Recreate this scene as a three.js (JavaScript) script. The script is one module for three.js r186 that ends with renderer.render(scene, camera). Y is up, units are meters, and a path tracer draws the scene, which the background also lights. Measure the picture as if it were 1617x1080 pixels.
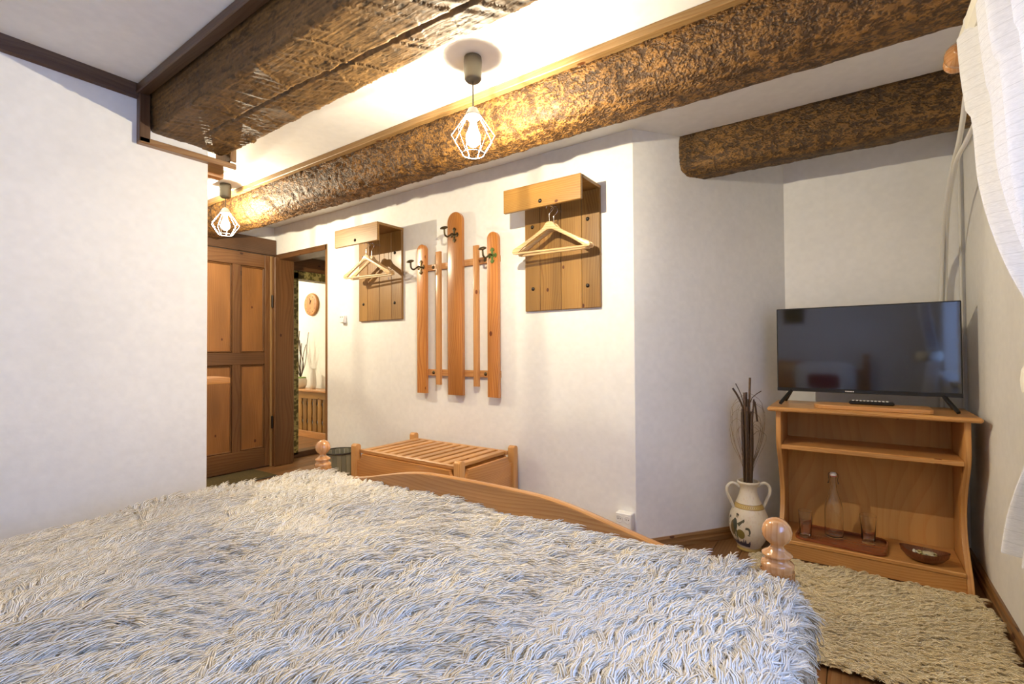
import * as THREE from 'three';
import { mergeGeometries, mergeVertices, toCreasedNormals } from 'three/addons/utils/BufferGeometryUtils.js';
import { MarchingCubes } from 'three/addons/objects/MarchingCubes.js';

// ---------------------------------------------------------------- camera, sky, exposure
const scene = new THREE.Scene();
const camera = new THREE.PerspectiveCamera(70.4746, 1617 / 1080, 0.02, 60);
camera.position.set(0, 1.05, 0);
camera.rotation.order = 'YXZ';
const rad = (d) => d * Math.PI / 180;
camera.rotation.set(rad(0.914), rad(35.0075), rad(-0.343));

const SKY = new THREE.Color().setRGB(0.29, 0.47, 1.0);
scene.background = SKY;
scene.backgroundIntensity = 9.5;

const renderer = new THREE.WebGLRenderer();
renderer.toneMapping = THREE.LinearToneMapping;
renderer.toneMappingExposure = 1.07;
renderer.shadowMap.enabled = true;

const LAMP_COLOR = new THREE.Color().setRGB(1.0, 0.87, 0.63);
const LAMP_POWER = 4.4;      // candela of each pendant bulb
const HALL_POWER = 6.0;

// ---------------------------------------------------------------- helpers
let seed = 7;
const rnd = () => { seed = (seed * 1664525 + 1013904223) >>> 0; return seed / 4294967296; };
const rr = (a, b) => a + (b - a) * rnd();
const V = (x, y, z) => new THREE.Vector3(x, y, z);
const lerp = THREE.MathUtils.lerp, clamp = THREE.MathUtils.clamp;
const sstep = (x, a, b) => THREE.MathUtils.smoothstep(x, a, b);

const used = new Map();
function numbered(name) {
  const n = used.get(name) ?? 0; used.set(name, n + 1);
  return n ? `${name}_${String(n).padStart(3, '0')}` : name;
}
function meta(o, label, category, group, kind) {
  if (label) o.userData.label = label;
  if (category) o.userData.category = category;
  if (group) o.userData.group = group;
  if (kind) o.userData.kind = kind;
  return o;
}
function shade(m) { m.castShadow = true; m.receiveShadow = true; return m; }
function thing(name, label, category, pos = [0, 0, 0], turn = 0, group, kind) {
  const o = new THREE.Group(); o.name = numbered(name); o.position.set(...pos); o.rotation.y = turn;
  scene.add(o); return meta(o, label, category, group, kind);
}
function part(name, geo, mat, parent, label) {
  const m = shade(new THREE.Mesh(Array.isArray(geo) ? merge(geo) : geo, mat)); m.name = name;
  if (label) m.userData.label = label;
  parent.add(m); return m;
}
function solo(name, geo, mat, label, category, group, kind) {
  const m = shade(new THREE.Mesh(Array.isArray(geo) ? merge(geo) : geo, mat)); m.name = numbered(name);
  scene.add(m); return meta(m, label, category, group, kind);
}
function norm(g) {
  let o = g.index ? g.toNonIndexed() : g;
  for (const k of Object.keys(o.attributes)) if (!['position', 'normal', 'uv'].includes(k)) o.deleteAttribute(k);
  if (!o.attributes.normal) o.computeVertexNormals();
  if (!o.attributes.uv) o.setAttribute('uv', new THREE.Float32BufferAttribute(new Float32Array(o.attributes.position.count * 2), 2));
  return o;
}
const merge = (list) => list.length === 1 ? list[0] : mergeGeometries(list.map(norm));
// uv in metres, v along the grain axis; done per triangle
function grain(g, axis = 1, off) {
  g = g.index ? g.toNonIndexed() : g;
  const p = g.attributes.position.array, n = p.length / 9, uv = new Float32Array(n * 6);
  const [ou, ov] = off ?? [rnd() * 3, rnd() * 3];
  const o1 = (axis + 1) % 3, o2 = (axis + 2) % 3, a = V(), b = V(), c = V();
  for (let i = 0; i < n; i++) {
    a.fromArray(p, i * 9); b.fromArray(p, i * 9 + 3); c.fromArray(p, i * 9 + 6);
    const f = b.clone().sub(a).cross(c.clone().sub(a)).normalize().toArray().map(Math.abs);
    let u = f[o1] < f[o2] ? o1 : o2, v = axis;
    if (f[axis] > 0.85) { u = o1; v = o2; }
    for (let k = 0; k < 3; k++) { uv[i * 6 + k * 2] = p[i * 9 + k * 3 + u] + ou + (u === o1 ? 0.13 : 0.41); uv[i * 6 + k * 2 + 1] = p[i * 9 + k * 3 + v] + ov; }
  }
  g.setAttribute('uv', new THREE.BufferAttribute(uv, 2));
  return g;
}
// chamfered box, 44 triangles
function cbox(w, h, d, c = 0.002, axis = 1, off) {
  c = Math.min(c, w / 2.2, h / 2.2, d / 2.2);
  const pos = [], X = w / 2, Y = h / 2, Z = d / 2;
  const vx = (x, y, z) => [x * X, y * (Y - c), z * (Z - c)], vy = (x, y, z) => [x * (X - c), y * Y, z * (Z - c)], vz = (x, y, z) => [x * (X - c), y * (Y - c), z * Z];
  const tri = (a, b, e) => {
    const n = V(...b).sub(V(...a)).cross(V(...e).sub(V(...a))), m = V(a[0] + b[0] + e[0], a[1] + b[1] + e[1], a[2] + b[2] + e[2]);
    if (n.dot(m) < 0) pos.push(...a, ...e, ...b); else pos.push(...a, ...b, ...e);
  };
  const quad = (a, b, e, f) => { tri(a, b, e); tri(a, e, f); };
  for (const s of [-1, 1]) {
    quad(vx(s, -1, -1), vx(s, 1, -1), vx(s, 1, 1), vx(s, -1, 1));
    quad(vy(-1, s, -1), vy(1, s, -1), vy(1, s, 1), vy(-1, s, 1));
    quad(vz(-1, -1, s), vz(1, -1, s), vz(1, 1, s), vz(-1, 1, s));
    for (const t of [-1, 1]) {
      quad(vx(s, t, -1), vx(s, t, 1), vy(s, t, 1), vy(s, t, -1));
      quad(vx(s, -1, t), vx(s, 1, t), vz(s, 1, t), vz(s, -1, t));
      quad(vy(-1, s, t), vy(1, s, t), vz(1, s, t), vz(-1, s, t));
      for (const q of [-1, 1]) tri(vx(s, t, q), vy(s, t, q), vz(s, t, q));
    }
  }
  const g = new THREE.BufferGeometry();
  g.setAttribute('position', new THREE.Float32BufferAttribute(pos, 3));
  g.computeVertexNormals();
  return grain(g, axis, off);
}
// box from two corners
function bx(x0, x1, y0, y1, z0, z1, c = 0.002, axis = 1, off) {
  return cbox(Math.abs(x1 - x0), Math.abs(y1 - y0), Math.abs(z1 - z0), c, axis, off).translate((x0 + x1) / 2, (y0 + y1) / 2, (z0 + z1) / 2);
}
function tube(points, r, seg = 24, sides = 8, closed = false) {
  const c = new THREE.CatmullRomCurve3(points.map((p) => Array.isArray(p) ? V(...p) : p), closed, 'centripetal');
  return new THREE.TubeGeometry(c, seg, r, sides, closed);
}
function rod(a, b, r, sides = 8, r2 = r) {
  const A = V(...a), B = V(...b), d = B.clone().sub(A), L = d.length();
  const g = new THREE.CylinderGeometry(r2, r, L, sides);
  g.applyQuaternion(new THREE.Quaternion().setFromUnitVectors(V(0, 1, 0), d.normalize()));
  return g.translate((A.x + B.x) / 2, (A.y + B.y) / 2, (A.z + B.z) / 2);
}
const lathe = (pts, seg = 32) => new THREE.LatheGeometry(pts.map(([r, y]) => new THREE.Vector2(r, y)), seg);
// extruded outline (x, y) with thickness along z, centred
function plate(outline, thick, bevel = 0.002, axis = 1, curve = 10, holes = []) {
  const s = outline instanceof THREE.Shape ? outline : new THREE.Shape(outline.map(([x, y]) => new THREE.Vector2(x, y)));
  for (const h of holes) s.holes.push(h);
  const g = new THREE.ExtrudeGeometry(s, { depth: Math.max(0.0005, thick - 2 * bevel), bevelEnabled: bevel > 0, bevelThickness: bevel, bevelSize: bevel, bevelOffset: -bevel, bevelSegments: 2, curveSegments: curve });
  g.translate(0, 0, -(thick - 2 * bevel) / 2);
  return grain(toCreasedNormals(g, 0.6), axis);
}

// ---------------------------------------------------------------- noise and textures
function hash(ix, iy, s) { let h = (ix * 374761393 + iy * 668265263 + s * 2147483647) | 0; h = Math.imul(h ^ (h >>> 13), 1274126177); h ^= h >>> 16; return (h >>> 0) / 4294967296; }
// value noise repeating with periods px, py
function vn(x, y, px, py, s) {
  const ix = Math.floor(x), iy = Math.floor(y), fx = x - ix, fy = y - iy, u = fx * fx * (3 - 2 * fx), v = fy * fy * (3 - 2 * fy);
  const m = (a, p) => ((a % p) + p) % p, x0 = m(ix, px), x1 = m(ix + 1, px), y0 = m(iy, py), y1 = m(iy + 1, py);
  const a = hash(x0, y0, s), b = hash(x1, y0, s), c = hash(x0, y1, s), d = hash(x1, y1, s);
  return a + (b - a) * u + (c - a) * v + (a - b - c + d) * u * v;
}
function fbm(u, v, fx, fy, oct, s) { let t = 0, a = 0.5, n = 0; for (let i = 0; i < oct; i++) { t += a * vn(u * fx, v * fy, fx, fy, s + i); n += a; a *= 0.5; fx *= 2; fy *= 2; } return t / n; }
function n3(x, y, z, s = 0) { // smooth 3d-ish noise from two 2d ones, -1..1
  return vn(x + z * 0.37, y + z * 0.71, 4096, 4096, 11 + s) + vn(y - z * 0.53 + 50, x + z * 0.29 + 90, 4096, 4096, 23 + s) - 1;
}
function tex(w, h, fn, srgb) {
  const d = new Uint8Array(w * h * 4);
  for (let y = 0; y < h; y++) for (let x = 0; x < w; x++) {
    const c = fn(x / w, y / h), o = (y * w + x) * 4;
    if (Array.isArray(c)) { d[o] = clamp(c[0], 0, 1) * 255; d[o + 1] = clamp(c[1], 0, 1) * 255; d[o + 2] = clamp(c[2], 0, 1) * 255; } else d[o] = d[o + 1] = d[o + 2] = clamp(c, 0, 1) * 255;
    d[o + 3] = 255;
  }
  const t = new THREE.DataTexture(d, w, h); t.wrapS = t.wrapT = THREE.RepeatWrapping; t.magFilter = THREE.LinearFilter; t.minFilter = THREE.LinearMipmapLinearFilter;
  if (srgb) t.colorSpace = THREE.SRGBColorSpace;
  t.needsUpdate = true; return t;
}
// wood: u across, v along the grain; returns 0 (early wood) .. 1 (dark line), with knots
function woodField(u, v, s, rings, knots) {
  let du = 0, dark = 0;
  for (const [ku, kv, kr] of knots) {
    let x = u - ku, y = v - kv; x -= Math.round(x); y -= Math.round(y);
    y *= 2.6; const r = Math.hypot(x, y * 0.8) / kr;
    if (r < 6) du += Math.sign(x || 1e-6) * kr * 1.1 * Math.exp(-r * 0.7);
    dark = Math.max(dark, sstep(1.25 - r, 0, 0.45));
  }
  const q = (u - du) + 0.06 * (fbm(u, v, 2, 3, 3, s) - 0.5) + 0.012 * (fbm(u, v, 16, 6, 2, s + 9) - 0.5);
  const k = q * rings + 7 * (fbm(u, v, 2, 2, 2, s + 31) - 0.5), f = k - Math.floor(k);
  const line = Math.pow(f, 2.2) * sstep(1 - f, 0, 0.12);
  const fine = fbm(u, v, 160, 5, 2, s + 50);
  return { g: clamp(0.62 * line + 0.35 * (fine - 0.35), 0, 1), knot: dark, tone: fbm(u, v, 4, 2, 3, s + 70) };
}
function woodMaps(s, rings, knots, light, line, knot) {
  const W = 512, H = 1024, cache = new Float32Array(W * H * 3);
  for (let y = 0; y < H; y++) for (let x = 0; x < W; x++) { const f = woodField(x / W, y / H, s, rings, knots), o = (y * W + x) * 3; cache[o] = f.g; cache[o + 1] = f.knot; cache[o + 2] = f.tone; }
  const at = (u, v) => (Math.round(v * H) % H * W + Math.round(u * W) % W) * 3;
  const map = tex(W, H, (u, v) => {
    const o = at(u, v), g = cache[o], k = cache[o + 1], t = 0.84 + 0.3 * (cache[o + 2] - 0.2);
    return [0, 1, 2].map((i) => lerp(lerp(light[i], line[i], g), knot[i], k) * t);
  }, true);
  const bump = tex(W, H, (u, v) => 0.7 - 0.5 * cache[at(u, v)] - 0.2 * cache[at(u, v) + 1]);
  return { map, bump };
}
const sized = (t, su, sv) => { const c = t.clone(); c.repeat.set(1 / su, 1 / sv); c.needsUpdate = true; return c; };
const woodA = woodMaps(3, 24, [[0.22, 0.31, 0.030], [0.71, 0.78, 0.022]], [1, 1, 1], [0.84, 0.70, 0.54], [0.58, 0.40, 0.26]);
const woodB = woodMaps(19, 17, [[0.35, 0.62, 0.034], [0.83, 0.2, 0.024]], [1, 1, 1], [0.76, 0.60, 0.45], [0.52, 0.34, 0.21]);
const woodC = woodMaps(41, 9, [[0.3, 0.4, 0.012], [0.8, 0.75, 0.016]], [1, 1, 1], [0.93, 0.86, 0.78], [0.6, 0.42, 0.28]);
function wood(rgb, maps = woodA, { rough = 0.42, su = 0.3, sv = 0.9, bump = 0.0006, coat = 0, coatRough = 0.2 } = {}) {
  return new THREE.MeshPhysicalMaterial({ color: new THREE.Color().setRGB(...rgb), map: sized(maps.map, su, sv), bumpMap: sized(maps.bump, su, sv), bumpScale: bump, roughness: rough, clearcoat: coat, clearcoatRoughness: coatRough });
}
const plain = (rgb, rough = 0.5, metal = 0, more = {}) => new THREE.MeshPhysicalMaterial({ color: new THREE.Color().setRGB(...rgb), roughness: rough, metalness: metal, ...more });

const plasterBump = tex(1024, 1024, (u, v) => 0.55 * fbm(u, v, 6, 6, 4, 101) + 0.3 * fbm(u, v, 60, 60, 3, 131) + 0.15 * fbm(u, v, 14, 90, 2, 151));
const plasterTone = tex(512, 512, (u, v) => { const t = 0.965 + 0.05 * (fbm(u, v, 5, 5, 4, 171) - 0.5) + 0.03 * (fbm(u, v, 70, 70, 2, 181) - 0.5); return [t, t, t * 0.995]; }, true);
const M = {};
M.plaster = new THREE.MeshStandardMaterial({ color: new THREE.Color().setRGB(0.90, 0.885, 0.85), map: sized(plasterTone, 1.7, 1.7), bumpMap: sized(plasterBump, 1.3, 1.3), bumpScale: 0.0016, roughness: 0.85 });
M.ceiling = new THREE.MeshStandardMaterial({ color: new THREE.Color().setRGB(0.90, 0.885, 0.85), map: sized(plasterTone, 1.9, 1.9), bumpMap: sized(plasterBump, 2.1, 2.1), bumpScale: 0.0016, roughness: 0.85 });
M.pine = wood([0.70, 0.33, 0.095], woodA, { rough: 0.32, coat: 0.35 });
M.pineStand = wood([0.74, 0.385, 0.125], woodA, { rough: 0.38, coat: 0.2 });
M.pineBack = wood([0.66, 0.36, 0.115], woodC, { rough: 0.6, su: 0.5, sv: 1.4 });
M.rackPine = wood([0.64, 0.265, 0.065], woodB, { rough: 0.3, coat: 0.4 });
M.rackPineLight = wood([0.66, 0.33, 0.12], woodA, { rough: 0.32, coat: 0.3 });
M.stained = wood([0.34, 0.185, 0.046], woodB, { rough: 0.45, coat: 0.1 });
M.stained2 = wood([0.39, 0.215, 0.056], woodA, { rough: 0.45, coat: 0.1 });
M.hanger = wood([0.80, 0.58, 0.31], woodA, { rough: 0.35, coat: 0.3, sv: 0.6 });
M.door = wood([0.165, 0.075, 0.024], woodB, { rough: 0.42, su: 0.35, sv: 1.2, coat: 0.15, bump: 0.001 });
M.doorPanel = wood([0.33, 0.145, 0.04], woodA, { rough: 0.4, su: 0.3, sv: 1.0, coat: 0.15, bump: 0.001 });
M.darkTrim = wood([0.115, 0.055, 0.022], woodB, { rough: 0.4, su: 0.3, sv: 1.2, coat: 0.15 });
M.brownTrim = wood([0.30, 0.16, 0.06], woodB, { rough: 0.4, su: 0.3, sv: 1.2, coat: 0.2 });
M.lath = wood([0.36, 0.22, 0.085], woodA, { rough: 0.5, su: 0.3, sv: 1.2 });
M.floor = [[0.30, 0.155, 0.062], [0.27, 0.135, 0.052], [0.34, 0.18, 0.075]].map((c, i) => wood(c, i % 2 ? woodA : woodB, { rough: 0.4, su: 0.35, sv: 1.5, coat: 0.1 }));
M.black = plain([0.012, 0.012, 0.013], 0.35);
M.chrome = plain([0.75, 0.75, 0.76], 0.18, 1);
M.bronze = plain([0.10, 0.075, 0.04], 0.42, 0.85);
M.patina = plain([0.12, 0.19, 0.045], 0.5, 0.4);
M.iron = plain([0.045, 0.038, 0.032], 0.38, 0.8);
M.white = plain([0.82, 0.81, 0.78], 0.4);
M.cable = plain([0.74, 0.72, 0.66], 0.5);
M.glass = new THREE.MeshPhysicalMaterial({ color: 0xffffff, transmission: 1, thickness: 0.01, ior: 1.48, roughness: 0.02 });
M.pane = new THREE.MeshPhysicalMaterial({ color: 0xffffff, transmission: 1, thickness: 0, ior: 1.5, roughness: 0 });
M.pineBall = wood([0.74, 0.38, 0.15], woodA, { rough: 0.2, coat: 0.8, coatRough: 0.08, su: 0.3, sv: 0.6 });
M.pineFoot = wood([0.64, 0.31, 0.09], woodA, { rough: 0.3, coat: 0.4, su: 0.32, sv: 1.1 });
M.linen = plain([0.78, 0.76, 0.72], 0.9);
M.redCloth = plain([0.22, 0.025, 0.03], 0.9);
M.wool = plain([0.78, 0.72, 0.60], 1);
M.woolPile = new THREE.MeshStandardMaterial({ color: 0xffffff, vertexColors: true, roughness: 0.9 });
M.black2 = plain([0.055, 0.045, 0.03], 0.7);
M.canopy = plain([0.10, 0.085, 0.06], 0.5, 0.3);
M.socket = plain([0.42, 0.41, 0.37], 0.4);
M.wire = plain([0.72, 0.70, 0.64], 0.4);
M.bulb = new THREE.MeshStandardMaterial({ color: 0xffffff, emissive: LAMP_COLOR, emissiveIntensity: 6, roughness: 0.3 }); M.bulb.name = 'bulb_glow';
M.basket1 = plain([0.19, 0.18, 0.12], 0.6); M.basket2 = plain([0.26, 0.24, 0.16], 0.6);
M.screen = plain([0.006, 0.006, 0.007], 0.06, 0, { specularIntensity: 1.0, ior: 1.85 });
M.tray = wood([0.33, 0.095, 0.035], woodB, { rough: 0.25, coat: 0.5 });
M.bowl = wood([0.22, 0.07, 0.028], woodB, { rough: 0.3, coat: 0.4 });
M.red = plain([0.45, 0.06, 0.05], 0.5);
M.wax = plain([0.8, 0.74, 0.55], 0.5);
M.moss = plain([0.16, 0.26, 0.05], 0.9);
M.clear = new THREE.MeshPhysicalMaterial({ color: new THREE.Color().setRGB(0.97, 0.97, 0.95), transmission: 1, thickness: 0, ior: 1.5, roughness: 0 });
M.ceramic = plain([0.66, 0.60, 0.48], 0.4, 0, { clearcoat: 0.3 });
M.stalk = wood([0.085, 0.05, 0.028], woodA, { rough: 0.35, su: 0.05, sv: 0.4 }); M.stalk2 = wood([0.15, 0.09, 0.048], woodB, { rough: 0.35, su: 0.05, sv: 0.4 });
M.grass1 = plain([0.26, 0.17, 0.075], 0.7); M.grass2 = plain([0.17, 0.11, 0.055], 0.7);
const stripe = tex(64, 512, (u, v) => { const f = (v * 16) % 1, t = f < 0.06 ? 0.93 : 1, w = 0.96 + 0.08 * (vn(u * 64, v * 512, 64, 512, 801) - 0.5); return [t * w, t * w, t * w]; }, true);
M.curtain = new THREE.MeshPhysicalMaterial({ color: new THREE.Color().setRGB(0.82, 0.82, 0.83), map: sized(stripe, 0.4, 0.46), roughness: 1, transmission: 0.10, thickness: 0, specularIntensity: 0 });
M.heading = plain([0.78, 0.75, 0.66], 0.9);
M.clock = wood([0.62, 0.30, 0.10], woodB, { rough: 0.4, su: 0.15, sv: 0.5 });
M.paint = plain([0.16, 0.12, 0.03], 0.7);

// ================================================================ SETTING
const YC = 2.2, ZA = -2.42, XW = 0.47, XP = -2.52, ZC = -3.26, XD = -4.40, ZB = 0.92;
const AX = -0.92, CX = -0.315;        // corner where the back wall ends, corner of the alcove
const struct = (name, geo, mat, label, category) => solo(name, geo, mat, label, category, undefined, 'structure');

{ // floor boards run along z
  const floor = thing('floor', 'brown wooden plank floor running under bed, rugs and door mat', 'floor', [0, 0, 0], 0, undefined, 'structure');
  part('subfloor', bx(-7.6, 0.9, -0.12, -0.03, -4.2, 1.1, 0.002, 2), M.darkTrim, floor);
  let x = -7.5, k = 0;
  while (x < 0.85) {
    const w = x < -4.6 ? 0.3 : [0.128, 0.14, 0.134][k % 3];
    part('plank', cbox(w - 0.002, 0.03, 5.1, 0.0025, 2).translate(x + w / 2, -0.015, -1.55), M.floor[(k * 2 + (k >> 2)) % 3], floor); x += w; k++;
  }
}
struct('ceiling', bx(-7.6, 0.9, YC, YC + 0.12, -4.2, 1.1, 0.001, 0), M.ceiling, 'white plaster ceiling between the dark timber beams', 'ceiling');

// window in the right wall
const WZ0 = -1.62, WZ1 = 0.12, WY0 = 0.82, WY1 = 1.84, WT = 0.34;
struct('wall_right', [
  bx(XW, XW + WT, -0.1, YC + 0.05, ZC - 0.2, WZ0, 0.001), bx(XW, XW + WT, -0.1, YC + 0.05, WZ1, 1.1, 0.001),
  bx(XW, XW + WT, -0.1, WY0, WZ0, WZ1, 0.001), bx(XW, XW + WT, WY1, YC + 0.05, WZ0, WZ1, 0.001)],
  M.plaster, 'white plaster window wall behind curtain and television', 'wall');
{
  const w = thing('window_1', 'white casement window in deep reveal behind the curtains', 'window', [XW + 0.22, 0, 0], 0, undefined, 'structure');
  const t = 0.045, zm = (WZ0 + WZ1) / 2;
  part('frame', [bx(-0.03, 0.03, WY0, WY0 + t, WZ0, WZ1), bx(-0.03, 0.03, WY1 - t, WY1, WZ0, WZ1), bx(-0.03, 0.03, WY0, WY1, WZ0, WZ0 + t), bx(-0.03, 0.03, WY0, WY1, WZ1 - t, WZ1)], M.white, w);
  part('mullion', bx(-0.03, 0.03, WY0 + t, WY1 - t, zm - 0.035, zm + 0.035), M.white, w);
  for (const s of [-1, 1]) part('pane', bx(-0.002, 0.002, WY0 + t, WY1 - t, s < 0 ? WZ0 + t : zm + 0.035, s < 0 ? zm - 0.035 : WZ1 - t, 0.0003), M.pane, w);
  part('sill', bx(-0.27, -0.02, WY0 - 0.025, WY0 + 0.005, WZ0 - 0.02, WZ1 + 0.02, 0.004, 2), M.white, w);
}
// back wall (with coat rack) and its doorway
const OX0 = -4.38, OX1 = -3.575, OY = 1.94;
struct('wall_back', [
  bx(OX1, AX, -0.1, YC + 0.05, ZA - 0.15, ZA, 0.001), bx(XD - 0.2, OX1, OY, YC + 0.05, ZA - 0.15, ZA, 0.001), bx(XD - 0.2, OX0, -0.1, OY, ZA - 0.15, ZA, 0.001)],
  M.plaster, 'white plaster wall carrying the coat rack and two shelves', 'wall');
{ // oblique wall of the alcove
  const L = Math.hypot(CX - AX, ZC - ZA), turn = Math.atan2(CX - AX, ZC - ZA);
  const g = cbox(0.15, YC + 0.15, L + 0.05, 0.001).translate(-0.075, (YC - 0.05) / 2, L / 2 + 0.0255);
  const m = struct('wall_alcove', g, M.plaster, 'slanting white wall between coat rack wall and television alcove', 'wall');
  m.position.set(AX, 0, ZA); m.rotation.y = turn;
  // local +x must look into the room
  const n = V(1, 0, 0).applyEuler(m.rotation); if (n.x < 0) { g.rotateY(0); g.translate(0.15, 0, 0); }
  const b = struct('baseboard_alcove', profileBoard(L - 0.02, 0.062, 0.018), M.brownTrim, 'brown wooden baseboard below the slanting alcove wall', 'baseboard');
  b.position.copy(m.position); b.rotation.y = turn; b.userData.flip = n.x < 0;
  if (n.x < 0) b.geometry.scale(-1, 1, 1), flipFaces(b.geometry);
}
function profileBoard(L, h, t) { // runs along +z from 0, back at x=0
  const s = new THREE.Shape([[0, 0], [t, 0], [t, h * 0.45], [t * 0.8, h * 0.55], [t * 0.75, h * 0.85], [t * 0.45, h], [0, h]].map(([x, y]) => new THREE.Vector2(x, y)));
  return grain(new THREE.ExtrudeGeometry(s, { depth: L, bevelEnabled: false }), 2);
}
function flipFaces(g) { const p = g.attributes.position.array, u = g.attributes.uv.array; for (let i = 0; i < p.length; i += 9) for (let k = 0; k < 3; k++) [p[i + 3 + k], p[i + 6 + k]] = [p[i + 6 + k], p[i + 3 + k]]; for (let i = 0; i < u.length; i += 6) for (let k = 0; k < 2; k++) [u[i + 2 + k], u[i + 4 + k]] = [u[i + 4 + k], u[i + 2 + k]]; g.computeVertexNormals(); }
struct('wall_niche', bx(CX - 0.2, XW + 0.2, -0.1, YC + 0.05, ZC - 0.15, ZC, 0.001), M.plaster, 'white alcove wall behind the television', 'wall');
{
  const g = profileBoard(XW - 0 + 4, 0.06, 0.02); g.scale(-1, 1, 1); flipFaces(g);
  const b = struct('baseboard_right', g.translate(XW, 0, ZC), M.brownTrim, 'brown wooden baseboard along the window wall beside the shaggy rug', 'baseboard');
}
// partition beside the bed and the rest of the shell
struct('wall_left', bx(XP - 0.12, XP, -0.1, YC + 0.05, -1.06, 1.1, 0.004), M.plaster, 'white partition wall running beside the bed', 'wall');
struct('wall_front', bx(XD - 0.2, XW + 0.3, -0.1, YC + 0.05, ZB, ZB + 0.15, 0.001), M.plaster, 'white wall at the head of the bed', 'wall');
struct('wall_entrance', [bx(XD - 0.15, XD, -0.1, YC + 0.05, -2.6, 1.1, 0.001)], M.plaster, 'white wall holding the dark panelled door', 'wall');
// crown lath on the partition
struct('trim_1', grain(new THREE.ExtrudeGeometry(new THREE.Shape([[0, 0], [0.035, 0], [0.022, -0.022], [0.018, -0.05], [0, -0.055]].map(([x, y]) => new THREE.Vector2(x, y))), { depth: 1.72, bevelEnabled: false }).translate(XP, YC, -0.79), 2), M.darkTrim, 'dark wooden crown lath between partition wall and ceiling', 'trim');

// ---------------------------------------------------------------- beams
const barkRough = (u, v) => 0.5 * fbm(u, v, 70, 50, 4, 321) + 0.5 * fbm(u, v, 230, 150, 3, 341);
const beamColor = tex(2048, 1024, (u, v) => { // u along, v around: dark weathered hollows, worn lighter ridges
  const big = fbm(u, v, 5, 3, 4, 301), t = sstep(barkRough(u, v), 0.36, 0.64), s = fbm(u, v, 12, 90, 3, 371);
  const cr = sstep(0.03 - Math.abs(fbm(u, v, 40, 60, 3, 381) - 0.5), 0, 0.03) * sstep(fbm(u, v, 9, 6, 2, 391), 0.45, 0.65);
  const k = (0.80 + 0.4 * (big - 0.3)) * (0.86 + 0.3 * (s - 0.3)) * (1 - 0.45 * cr);
  return [lerp(0.42, 0.80, t) * k, lerp(0.30, 0.62, t) * k, lerp(0.15, 0.385, t) * k];
}, true);
const beamBump = tex(2048, 1024, (u, v) => 0.75 * sstep(barkRough(u, v), 0.3, 0.68) + 0.2 * fbm(u, v, 12, 90, 3, 371) - 0.2 * sstep(0.03 - Math.abs(fbm(u, v, 40, 60, 3, 381) - 0.5), 0, 0.03));
const hewnColor = tex(1024, 512, (u, v) => {
  const big = fbm(u, v, 5, 4, 4, 401), fine = fbm(u, v, 140, 110, 3, 421), str = fbm(u, v, 14, 120, 3, 441);
  const k = (0.74 + 0.4 * (str - 0.4)) * (0.86 + 0.34 * (fine - 0.3)) * (1 - 0.3 * sstep(fbm(u, v, 60, 90, 3, 461), 0.60, 0.72));
  return [lerp(0.56, 0.80, big) * k, lerp(0.44, 0.66, big) * k, lerp(0.29, 0.46, big) * k];
}, true);
const hewnBump = tex(1024, 512, (u, v) => 0.5 + 0.5 * (fbm(u, v, 14, 120, 3, 441) - 0.5) + 0.3 * (fbm(u, v, 140, 110, 3, 421) - 0.5) - 0.3 * sstep(fbm(u, v, 40, 40, 3, 461), 0.6, 0.72));
const beamMat = (map, tint, bump, bm = beamBump, ro = 0.62, coat = 0.04) => new THREE.MeshPhysicalMaterial({ color: new THREE.Color().setRGB(...tint), map: sized(map, 1.7, 0.85), bumpMap: sized(bm, 1.7, 0.85), bumpScale: bump, roughness: ro, clearcoat: coat, clearcoatRoughness: 0.35 });
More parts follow.
